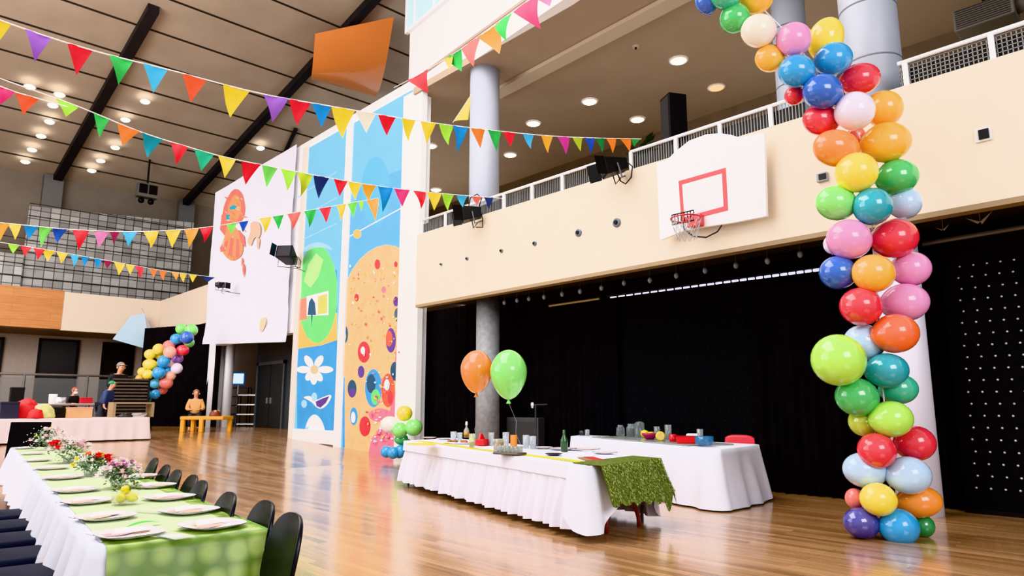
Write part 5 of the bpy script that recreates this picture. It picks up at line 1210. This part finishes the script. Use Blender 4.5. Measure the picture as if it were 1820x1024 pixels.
mb = MB(); mb.lathe([(.075, -.02), (.075, .02)], (0, 0, 0), 22, M=M); mb.build('peel', LEM, t, True, loc=(0, 0, 0)); mb = MB(); mb.lathe([(.062, .021), (.062, .024)], (0, 0, 0), 22, M=M); mb.build('pulp', mat('pulp', (236, 206, 120), .5, var=.2, scale=30), t, loc=(0, 0, 0))
vessel('red_jar', cup(.06, .11), mat('jar_red', (196, 26, 36), .2), b3t(1196, 783), 'round red glass jar right of the lemon slice', 'jar')
t = empty('red_box', b3t(1221, 786), 'long bright red box on the tray of the rear buffet', 'box', rz=.5)
mb = MB(); mb.box((0, 0, .05), (.12, .3, .1)); mb.build('box', mat('box_red', (214, 28, 34), .4), t, loc=(0, 0, 0), bevel=.008); mb = MB(); mb.box((0, 0, .104), (.125, .305, .012)); mb.build('lid', mat('lid_red', (190, 20, 26), .4), t, loc=(0, 0, 0))
t = empty('white_box', b3(1231, 777), 'small white carton behind the red box', 'box', rz=.5); mb = MB(); mb.box((0, 0, .07), (.12, .18, .14)); mb.build('carton', WHITE, t, loc=(0, 0, 0), bevel=.005); mb = MB(); mb.box((0, 0, .143), (.1, .15, .008)); mb.build('flap', CLOTH, t, loc=(0, 0, 0))
vessel('tumbler', cup(.05, .22), CLR, b3(1245, 776), 'clear tumbler behind the blue bowl', 'glass')
vessel('blue_bowl', [(.1, 0), (.13, .02), (.135, .12), (.125, .12), (.12, .03), (.004, .02)], mat('bowl_blue', (70, 140, 190), .1, trans=.5, alpha=.8), b3t(1252, 787), 'blue glass bowl at the right end of the tray', 'bowl')
vessel('wire_caddy', [(.06, 0), (.07, .01), (.07, .09), (.06, .1)], mat('caddy_wire', (80, 80, 84), .3, metal=.6, alpha=.7), b3(1035, 776), 'small wire caddy at the left end of the rear buffet', 'caddy')
vessel('tumbler', cup(.05, .12), CLR, b3(1044, 775), 'small clear glass beside the wire caddy', 'glass')
vessel('saucer', [(.06, 0), (.09, .012), (.085, .014), (.004, .006)], PLM, b3(1075, 773), 'white saucer on the left part of the rear buffet', 'saucer')
vessel('bottle', [(.05, 0), (.05, .16), (.02, .22), (.02, .29), (.015, .29)], mat('bottle_green', (50, 80, 50), .15), on_quad(T2, 1003, .72, Z2 + .0135), 'dark green bottle on the buffet before the rear table', 'bottle')
# red chair behind T3
p = onz(1309, 790, .62); rc = empty('red_chair', (c2.x + .1, c2.y + .75, 0), 'red plastic chair behind the right end of the rear buffet', 'chair', rz=-1.25)
q = onx(1309, 775, 10.72); rc.location = (q.x, q.y, 0)
RP_ = mat('chair_red', (226, 62, 76), .4)
mb = MB(); mb.grid(lambda u, v: ((u - .5) * .5 * (1 - .25 * max(0, v - .6) ** 2), .2 + .06 * v - .03 * (1 - (2 * u - 1) ** 2) * 0, .5 + .4 * v * (1 - .12 * (abs(2 * u - 1)) ** 4)), 16, 10); o = mb.build('backrest', RP_, rc, True, loc=(0, 0, 0)); m = o.modifiers.new('S', 'SOLIDIFY'); m.thickness = .02
mb = MB(); mb.box((0, .06, .46), (.46, .3, .03)); mb.build('seat', RP_, rc, loc=(0, 0, 0), bevel=.012)
for sx in (-1, 1):
    for sy in (-1, 1): mb = MB(); mb.tube([(sx * .18, sy * .17, .45), (sx * .21, sy * .2, 0)], .012, 6); mb.build('leg', STEEL, rc, loc=(0, 0, 0))
# mic stand
q = onf(952, 720, 13.2)
t = empty('microphone_stand', (q.x, q.y, 0), 'black microphone stand in front of the black curtain', 'microphone stand')
mb = MB(); mb.lathe([(.16, 0), (.15, .03), (.03, .05)], (0, 0, 0), 18); mb.build('base', MATTEB, t, loc=(0, 0, 0))
mb = MB(); mb.tube([(0, 0, .03), (0, 0, q.z)], .016, 8); mb.build('pole', mat('stand_grey', (70, 70, 74), .35, metal=.6), t, loc=(0, 0, 0))
mb = MB(); mb.tube([(-.1 * RT[0], -.1 * RT[1], q.z), (.22 * RT[0], .22 * RT[1], q.z + .01)], .014, 8); mb.build('boom', mat('stand_grey', (70, 70, 74)), t, loc=(0, 0, 0))
mb = MB(); mb.lathe([(.02, -.06), (.035, 0), (.03, .04), (.01, .05)], (-.06 * RT[0], -.06 * RT[1], q.z + .0), 10); mb.build('clamp', STEEL, t, loc=(0, 0, 0))
q = onx(920, 765, 10.6); t = empty('speaker_cabinet', (10.72, q.y - .12, 0), 'dark grey floor cabinet behind the concrete column', 'cabinet')
mb = MB(); mb.box((0, 0, q.z / 2 + .14), (.22, 1.0, q.z + .28)); mb.build('cabinet', mat('cab_grey', (62, 62, 64), .6), t, loc=(0, 0, 0), bevel=.02); mb = MB(); mb.box((-.115, 0, q.z / 2 + .14), (.02, .85, q.z + .1)); mb.build('grille', mat('cab_grille', (54, 54, 56), .7, var=.2, scale=40), t, loc=(0, 0, 0))

# ================================================================ FAR LEFT AREA
Zf = 0
f0 = onfloor(-60, 781); f1 = onfloor(270, 776)
dist1 = f1.x * FW[0] + f1.y * FW[1]
z4 = onf(270, 742, dist1).z
e = Vector((1, .0, 0)); bx = f1.x; by = f1.y
T4 = [(bx - 6.2, by - .35), (bx - .1, by), (bx - .2, by + 1.3), (bx - 6.3, by + .95)]
fz4 = floor_z(by)
table(T4, z4, 'long serving table under a pale cloth at far left')
drapecloth('tablecloth', T4, z4, [z4 - fz4 - .03] * 4, PINKCL, 'pale pinkish cloth on the long far-left serving table', .045, .4, .06, seed=21)
def b4(px, py, v=None): return on_quad([T4[1], T4[2], T4[3], T4[0]], px, v if v is not None else {739: .55, 745: .12, 742: .4, 743: .5, 744: .3, 741: .55}[py], z4 + .0075)
def bundle(name, c, r, sz, m, label, cat, seed=0, m2=None):
    t = empty(name, c, label, cat); rr = random.Random(seed); mb = MB()
    mb.lathe([(r * .95, 0), (r, r * .15), (r * .85, sz * .6), (r * .5, sz * .9), (r * .1, sz)], (0, 0, 0), 14); mb.build('body', m, t, True, loc=(0, 0, 0))
    mb = MB()
    for k in range(5): a = rr.uniform(0, 6.3); mb.ball((math.cos(a) * r * .5, math.sin(a) * r * .5, sz * .7), r * .3, 6)
    mb.build('folds', m2 or m, t, True, loc=(0, 0, 0)); return t
REDC = mat('red_cloth', (206, 34, 38), .7, var=.15)
bundle('cloth_bundle', b4(46, 739), .32, .55, REDC, 'bright red cloth bundle on the far-left table', 'bundle', 1)
bundle('cloth_bundle', b4(62, 745), .2, .26, REDC, 'small red bundle at the front of the far-left table', 'bundle', 2)
bundle('flower_heap', b4(76, 742), .3, .4, mat('yellow_green', (196, 196, 130), .7, var=.3, scale=8), 'yellowish flower heap beside the red cloth bundle', 'flowers', 3, mat('cream_petal', (230, 220, 180), .7))
def crate(c, d, m, label, rz=0, m2=None, name='storage_box'):
    t = empty(name, c, label, 'box', rz=rz); mb = MB(); mb.box((0, 0, d[2] * .43), (d[0], d[1], d[2] * .86)); mb.build('body', m, t, loc=(0, 0, 0), bevel=.01); mb = MB(); mb.box((0, 0, d[2] * .93), (d[0] * 1.04, d[1] * 1.04, d[2] * .14)); mb.build('lid', m2 or m, t, loc=(0, 0, 0), bevel=.008); return t
crate(b4(103, 743), (.6, .35, .3), MATTEB, 'black equipment box on the far-left table', .1)
crate(b4(139, 744), (.6, .35, .3), mat('box_orange', (232, 176, 120), .6, var=.3, scale=4), 'orange and pink printed box on the far-left table', .1, mat('box_pink', (226, 170, 160), .6))
crate(b4(12, 744), (.42, .4, .45), mat('box_navy', (34, 36, 56), .6), 'dark navy bag-like box at the left end of the far table', .1)
t = empty('wooden_stand', b4(232, 741), 'low wooden display stand on the right of the far table', 'stand', rz=.05)
mb = MB(); mb.box((0, 0, .42), (1.15, .5, .05)); mb.build('top', mat('stand_wood', (150, 126, 96), .6), t, loc=(0, 0, 0))
for sx in (-.54, .54): mb = MB(); mb.box((sx, 0, .2), (.08, .5, .4)); mb.build('side_panel', mat('stand_wood', (150, 126, 96)), t, loc=(0, 0, 0))
t = empty('paper_stack', b4(262, 743), 'untidy stack of white papers at the table corner', 'papers')
for k in range(4): mb = MB(); mb.box((.04 * k - .05, .02 * k, .02 + .03 * k), (.4, .28, .02), rz=.3 * k); mb.build('paper_sheet', mat('paper', (222, 214, 206), .7), t, loc=(0, 0, 0))
bundle('dark_platter', b4(222, 744) + Vector((0, 0, 0)), .22, .12, mat('platter_dark', (40, 34, 34), .4), 'dark round dish under the wooden stand', 'dish', 5)
# second thin table behind
g1 = onfloor(168, 768); T5 = [(bx - 9, by + 3.2), (bx - .6, by + 3.4), (bx - .6, by + 4.1), (bx - 9, by + 3.9)]
z5 = fz4 + 1.05
table(T5, z5, 'narrow grey work table behind the far-left serving table')
mb = MB(); mb.prism([(p[0], p[1], z5) for p in T5], (0, 0, .03)); tag(mb.build('table_cover', mat('cover_grey', (196, 192, 192), .5)), 'pale grey cover on the narrow work table', 'cover')
def b5(px, d=.35): 
    yy = by + 3.35 + d; p = ony(px, 700, yy); return Vector((p.x, yy, z5 + .031))
crate(b5(154, .2), (.34, .25, .2), mat('crate_red', (176, 30, 44), .5), 'dark red box on the narrow grey work table')
crate(b5(30, .2), (.35, .3, .5), MATTEB, 'small black device on the narrow grey work table')
vessel('paper_cup', cup(.12, .3), WHITE, b5(95, .2), 'white cup on the narrow grey work table', 'cup'); vessel('steel_pot', [(.16, 0), (.17, .02), (.17, .2), (.15, .2), (.15, .03), (.004, .02)], STEEL, b5(108, .2), 'small steel pot on the narrow grey work table', 'pot')
# far railing
yr = 37.0; t = empty('guard_rail', (ony(100, 700, yr).x, yr, .46), 'long grey guard rail across the far left', 'railing')
zr = ony(0, 664, yr).z; xa = -24; xb = ony(262, 664, yr).x
mb = MB(); mb.tube([(xa, yr, zr), (xb, yr, zr)], .05, 8); mb.build('handrail', STEEL, t, True)
for px in (-60, 40, 153, 258): x = ony(px, 700, yr).x; mb = MB(); mb.tube([(x, yr, .46), (x, yr, zr)], .05, 8); mb.build('post', mat('rail_grey', (96, 94, 94), .4), t); 
mb = MB(); mb.bbox((xa, yr - .01, .8), (xb, yr + .01, zr - .15)); mb.build('glass_panel', mat('rail_glass', (120, 124, 126), .15, alpha=.3), t)
# slatted rack
c = onf(228, 716, dist1 + 4); t = empty('slatted_rack', (c.x, c.y, floor_z(c.y)), 'dark brown slatted rack behind the far serving table', 'rack', rz=-.25)
hh = onf(228, 672, dist1 + 4).z - floor_z(c.y)
mb = MB()
for k in range(14): mb.box((0, 0, .3 + k * (hh - .35) / 13), (1.25, .06, .06))
mb.build('slats', mat('slat_brown', (70, 56, 48), .6, var=.2), t, loc=(0, 0, 0))
for sx in (-.62, .62): mb = MB(); mb.box((sx, 0, hh / 2), (.07, .1, hh)); mb.build('upright', MATTEB, t, loc=(0, 0, 0))
mb = MB(); mb.box((0, .1, hh / 2), (1.2, .03, hh * .95)); mb.build('back_panel', mat('rack_black', (20, 18, 18), .8), t, loc=(0, 0, 0))
# white bin
c = onfloor(283, 757); hb = onf(283, 714, c.x * FW[0] + c.y * FW[1]).z - c.z
t = empty('waste_bin', c, 'tall off-white bin in front of the black curtain', 'bin')
mb = MB(); mb.lathe([(.26, 0), (.28, .03), (.26, hb * .85), (.24, hb * .88)], (0, 0, 0), 16); mb.build('body', mat('bin_white', (206, 200, 190), .5), t, True, loc=(0, 0, 0)); mb = MB(); mb.lathe([(.25, hb * .88), (.24, hb * .97), (.05, hb)], (0, 0, 0), 16); mb.build('lid', mat('bin_white', (206, 200, 190)), t, True, loc=(0, 0, 0))
# pale blue paper wedge hanging from the gallery
wd = EY * 1.0 - .6
W = [ony(x, y, wd) for x, y in ((257, 557), (200, 603), (266, 622), (274, 604), (232, 562))]
t = empty('paper_wedge', W[0], 'pale blue folded paper wedge hanging below the far gallery', 'paper decoration')
back = Vector((.3, .55, 0))
mb = MB(); mb.add([W[4], W[0], W[2], W[1], W[4] + back, W[0] + back], [(0, 1, 2, 3)]); mb.build('front_sheet', mat('wedge_blue', (190, 216, 238), .6, var=.03), t)
mb = MB(); mb.add([W[0], W[3] + back * .6, W[2]], [(0, 1, 2)]); mb.build('side_sheet', mat('wedge_blue_side', (206, 214, 230), .6), t)
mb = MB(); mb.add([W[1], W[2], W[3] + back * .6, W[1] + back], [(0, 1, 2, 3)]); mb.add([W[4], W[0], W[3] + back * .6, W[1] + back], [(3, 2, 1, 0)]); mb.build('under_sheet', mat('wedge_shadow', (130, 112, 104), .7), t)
mb = MB(); mb.tube([W[0], (W[0].x, EY, W[0].z + .3)], .01, 4); mb.build('hanging_string', mat('string', (150, 148, 150)), t)

# yellow low table
ya_ = onfloor(363, 768); yd = ya_.x * FW[0] + ya_.y * FW[1]; s_ = yd / (F / math.cos(TILT) ** 0) 
L = onf(326, 742, yd); Rr = onf(402, 742, yd); zt = onf(360, 740, yd).z
YM = mat('table_yellow', (244, 172, 28), .4)
t = empty('low_table', ya_, 'small bright orange-yellow low table at the far end', 'table')
ctr = (L + Rr) / 2; hw = (Rr - L).length / 2; h_ = zt - ya_.z
t.location = (ctr.x, ctr.y, ya_.z); t.rotation_euler = (0, 0, -AZ)
mb = MB(); mb.box((0, .2, h_ - .06), (hw * 2, .95, .12)); mb.build('tabletop', YM, t, loc=(0, 0, 0), bevel=.03)
for x, y in ((-hw + .08, -.18), (hw * .02 - .02, -.22), (hw - .08, .55), (-hw + .1, .58)): mb = MB(); mb.box((x, y, (h_ - .1) / 2), (.13, .13, h_ - .1)); mb.build('leg', YM, t, loc=(0, 0, 0), bevel=.015)
bundle('cake', Vector((ctr.x, ctr.y, zt)) + rv * .25 + fv * .25, .2, .22, mat('brown_food', (120, 60, 44), .5, var=.3, scale=20), 'small brown basket on the yellow low table', 'basket', 8, mat('straw', (190, 160, 100), .6))

# ================================================================ PEOPLE
def skin(name, verts, edges, rad, m, parent, lv=2):
    me = bpy.data.meshes.new(name); me.from_pydata(verts, edges, []); o = bpy.data.objects.new(name, me); COL.objects.link(o); o.parent = parent; me.materials.append(m)
    md = o.modifiers.new('Skin', 'SKIN'); md.use_smooth_shade = True
    for i, r in enumerate(rad):
        d_ = me.skin_vertices[0].data[i]; d_.radius = (r, r) if not isinstance(r, tuple) else r; d_.use_root = (i == 0)
    s = o.modifiers.new('Sub', 'SUBSURF'); s.levels = lv; s.render_levels = lv
    return o
def person(loc, rz, sc, label, shirt, trousers, hair, seated=True, lean=.0, mask=None, cap=None, arms='front'):
    """faces local -Y; base at the floor"""
    t = empty('person', loc, label, 'person', rz=rz); t.scale = (sc, sc, sc)
    ph = .52 if seated else .95
    sh = ph + .5; ly = -.5 * math.sin(lean); ch = ph + .5 * math.cos(lean) - .0
    def up(h): return (0, -h * math.sin(lean), ph + h * math.cos(lean))
    V = []; E = []; R = []
    def add(p, r, parent=None):
        V.append(p); R.append(r)
        if parent is not None: E.append((parent, len(V) - 1))
        return len(V) - 1
    pel = add(up(0), .13); b1 = add(up(.18), .13, pel); b2_ = add(up(.38), .145, b1); nk = add(up(.53), .06, b2_); hd0 = add(up(.60), .062, nk); hd = add((0, up(.69)[1] - .015, up(.69)[2]), .092, hd0); hd2 = add((0, up(.77)[1] - .01, up(.77)[2]), .085, hd); add((0, up(.83)[1], up(.83)[2]), .045, hd2)
    nose = add((0, up(.70)[1] - .115, up(.69)[2]), .014, hd)
    arms_i = []
    for s in (-1, 1):
        s0 = add((s * .17, up(.46)[1], up(.46)[2]), .065, b2_); el = add((s * .25, up(.28)[1] - .06, up(.2)[2]), .045, s0)
        if arms == 'front': wr = add((s * .13, up(.3)[1] - .32, up(.16)[2] + .02), .03, el); hp = add((s * .1, up(.3)[1] - .39, up(.16)[2] + .02), .034, wr)
        else: wr = add((s * .24, up(.1)[1] - .12, up(-.04)[2]), .03, el); hp = add((s * .23, up(.1)[1] - .15, up(-.12)[2]), .034, wr)
        P = Vector(V[hp])
        for k in range(4): q = P + Vector(((k - 1.5) * .018, -.03, 0)); f1_ = add(tuple(q), .009, hp); add(tuple(q + Vector((0, -.035 - .006 * (1 - abs(k - 1.5) / 1.5), -.015))), .008, f1_)
        add(tuple(P + Vector((-s * .045, -.025, .0))), .01, hp)
        hip = add((s * .1, up(0)[1], ph - .04), .09, pel)
        if seated: kn = add((s * .13, -.44, .5), .065, hip); an = add((s * .13, -.42, .09), .042, kn)
        else: kn = add((s * .11, -.02, .5), .06, hip); an = add((s * .11, .02, .09), .04, kn)
        add((s * .13, V[an][1] - .16, .05), .04, an)
    skin('body', V, E, R, SKIN, t)
    # clothing: shirt
    V2 = [V[0], V[1], V[2], (0, up(.5)[1], up(.5)[2])]; E2 = [(0, 1), (1, 2), (2, 3)]; R2 = [.16, .165, .175, .085]
    for s in (-1, 1):
        i = len(V2); V2 += [(s * .18, up(.46)[1], up(.46)[2]), (s * .255, up(.28)[1] - .06, up(.2)[2]), tuple(Vector((s * .255, up(.28)[1] - .06, up(.2)[2])).lerp(Vector((s * .13, up(.3)[1] - .32, up(.16)[2] + .02)) if arms == 'front' else Vector((s * .24, up(.1)[1] - .12, up(-.04)[2])), .7))]
        E2 += [(2, i), (i, i + 1), (i + 1, i + 2)]; R2 += [.088, .068, .05]
    skin('shirt', V2, E2, R2, shirt, t)
    V3 = [(0, V[0][1], V[0][2] - .02)]; E3 = []; R3 = [.165]
    for s in (-1, 1):
        i = len(V3); V3 += [(s * .1, V3[0][1], ph - .05)] + ([(s * .13, -.44, .5), (s * .13, -.42, .12)] if seated else [(s * .11, -.02, .5), (s * .11, .02, .12)]); E3 += [(0, i), (i, i + 1), (i + 1, i + 2)]; R3 += [.11, .085, .07]
    skin('trousers', V3, E3, R3, trousers, t)
    hc_ = Vector((0, up(.72)[1] - .0, up(.72)[2]))
    mb = MB(); pr = [(max(.004, math.sin(PI * k / 10)) * .105, -math.cos(PI * k / 10) * .115) for k in range(4 if hair[1] == 'long' else 5, 11)]
    mb.lathe(pr, hc_ + Vector((0, .022, .02)), 16, 1, 1.08)
    mb.build('hair' if not cap else 'cap', cap or hair[0], t, True, loc=(0, 0, 0))
    if cap: mb = MB(); mb.lathe([(.09, 0), (.1, .006), (.09, .012)], hc_ + Vector((0, -.09, .035)), 14, .9, .9); mb.build('cap_brim', cap, t, True, loc=(0, 0, 0))
    for s in (-1, 1):
        mb = MB(); mb.ball(hc_ + Vector((s * .034, -.1, -.02)), .013, 6); mb.build('eye', MATTEB, t, True, loc=(0, 0, 0))
        mb = MB(); mb.ball(hc_ + Vector((s * .098, .0, -.02)), .022, 6, 1.4); mb.build('ear', SKIN, t, True, loc=(0, 0, 0))
    mb = MB(); mb.box(hc_ + Vector((0, -.098, -.088)), (.05, .02, .012)); mb.build('mouth', mat('lips', (170, 90, 84), .5), t, loc=(0, 0, 0))
    if mask:
        mb = MB(); mb.lathe([(.02, -.06), (.075, -.045), (.085, 0), (.06, .03), (.02, .035)], hc_ + Vector((0, -.06, -.07)), 14, 1, .8); mb.build('face_mask', mask, t, True, loc=(0, 0, 0))
    return t
DRK = mat('dark_clothes', (28, 28, 34), .8); NAVYC = mat('navy_clothes', (50, 62, 100), .8, var=.15); TR = mat('dark_trousers', (40, 42, 52), .8)
def face(px, p): return math.atan2(-p.x, p.y) * 1 + 0     # local -Y toward the camera
def stand_at(px, py_floor, dist=None):
    return onfloor(px, py_floor)
# seated person at the yellow table
pd = yd + 1.25; q = onf(349, 700, pd); q.z = floor_z(q.y); hz = onf(349, 692, pd).z - q.z
t = person(q, math.atan2(-q.x, q.y), hz / 1.37, 'seated person in an orange and yellow shirt behind the low table', mat('shirt_orange', (238, 178, 110), .7, var=.3, scale=9), TR, (mat('short_hair', (150, 100, 84), .7), 'short'), True, .1)
m = empty('stool', q, 'small orange-brown stool under the seated person', 'stool'); m.scale = (hz / 1.37,) * 3
mb = MB(); mb.lathe([(.2, .36), (.21, .38), (.2, .4), (.004, .4)], (0, .02, 0), 18); mb.build('seat', mat('stool_wood', (190, 130, 70), .5), m, True, loc=(0, 0, 0))
for k in range(4): a = PI / 4 + k * PI / 2; mb = MB(); mb.tube([(math.cos(a) * .14, math.sin(a) * .14 + .02, .37), (math.cos(a) * .18, math.sin(a) * .18 + .02, 0)], .02, 6); mb.build('leg', mat('stool_wood', (190, 130, 70)), m, loc=(0, 0, 0))
# person with auburn hair and mask behind narrow table
d2 = (bx - 4) * FW[0] + (by + 4.9) * FW[1]
def far_person(px, ytop, Y, rz, label, **kw):
    p = ony(px, ytop, Y); z = floor_z(Y); h = p.z - z
    sd = kw.pop('seated'); full = (1.37 if sd else 1.8)
    ln = kw.get('lean', 0)
    full = (.52 if sd else .95) + .87 * math.cos(ln)
    return person((p.x, Y, z), rz, h / full, label, seated=sd, **kw)
far_person(128, 688, by + 5.0, .5, 'person in dark clothes with auburn hair and white mask', shirt=DRK, trousers=DRK, hair=(HAIRR, 'long'), seated=False, lean=.25, mask=mat('mask_white', (236, 236, 240), .7), arms='front')
far_person(187, 676, by + 2.4, .9, 'bending person in a navy top and green cap', shirt=NAVYC, trousers=TR, hair=(HAIRR, 'short'), seated=False, lean=.35, cap=mat('cap_green', (40, 130, 90), .7), arms='down')
far_person(208, 643, by + 6.5, .3, 'person in black with a grey cap before the dark opening', shirt=DRK, trousers=DRK, hair=(DRK, 'short'), seated=False, lean=.3, cap=mat('cap_grey', (130, 124, 120), .7), arms='front')

# ================================================================ LIGHT, WORLD, CAMERA
w = bpy.data.worlds.new('World'); S.world = w; w.use_nodes = True
bg = w.node_tree.nodes['Background']; bg.inputs['Color'].default_value = (.93, .96, 1, 1); bg.inputs['Strength'].default_value = .55
def area(name, loc, target, sx, sy, e, col=(1, 1, 1)):
    l = bpy.data.lights.new(name, 'AREA'); l.shape = 'RECTANGLE'; l.size = sx; l.size_y = sy; l.energy = e; l.color = col
    o = bpy.data.objects.new(name, l); COL.objects.link(o); o.location = loc; o.rotation_euler = (Vector(target) - Vector(loc)).to_track_quat('-Z', 'Y').to_euler(); return o
area('skylight_area', (1, 9, 13), (3, 10, 0), 9, 14, 2700, (1, .97, .93))  # added overhead fill below the closed roof, which has no skylight
area('window_side', (-10, 15, 8), (9, 7, 2.5), 10, 12, 1150, (.97, .98, 1))  # added fill from the left for parapet and murals, no window modelled
area('window_far', (-11, 25, 7), (10.5, 26, 5), 8, 8, 1050, (.97, .98, 1))  # added fill to brighten the banner and far end, not a window
area('roof_uplight', (-7, 20, 6), (0, 30, 17), 8, 8, 1100, (1, .95, .88))  # added out of view to lift the roof panels, no fixture there
area('near_window', (1.5, -8, 6.5), (7, 8, 2), 6, 5, 900, (1, 1, 1))  # added grazing fill to bring out the skirt folds, no window behind it
area('far_area', (0, 27, 9), (3, 32, 1), 8, 8, 900, (1, .97, .93))
area('balcony_area_far', (14.5, 20, 6.2), (13.5, 19, CZ), 4, 8, 110, (1, .9, .8))  # added to brighten the far part of the balcony ceiling
area('balcony_area', (14, 8, 5.2), (13.5, 9, CZ), 4, 10, 150, (1, .9, .78))
for px, py in ((1206, 107), (1048, 180), (948, 219), (1133, 212)):
    l = bpy.data.lights.new('downlight', 'SPOT'); l.energy = 60; l.spot_size = 1.6; l.color = (1, .92, .8); l.shadow_soft_size = .15
    o = bpy.data.objects.new('downlight', l); COL.objects.link(o); o.location = onz(px, py, CZ - .1)
cam = bpy.data.cameras.new('Camera'); co = bpy.data.objects.new('Camera', cam); COL.objects.link(co)
cam.sensor_width = 36; cam.lens = F / 1820 * 36; cam.clip_end = 300; cam.clip_start = .05
co.location = (0, 0, CH); co.rotation_euler = (PI / 2 + TILT, 0, -AZ)
S.camera = co
VT = 'Khronos PBR Neutral'
S.view_settings.view_transform = VT; S.view_settings.look = 'None'; S.view_settings.exposure = .38
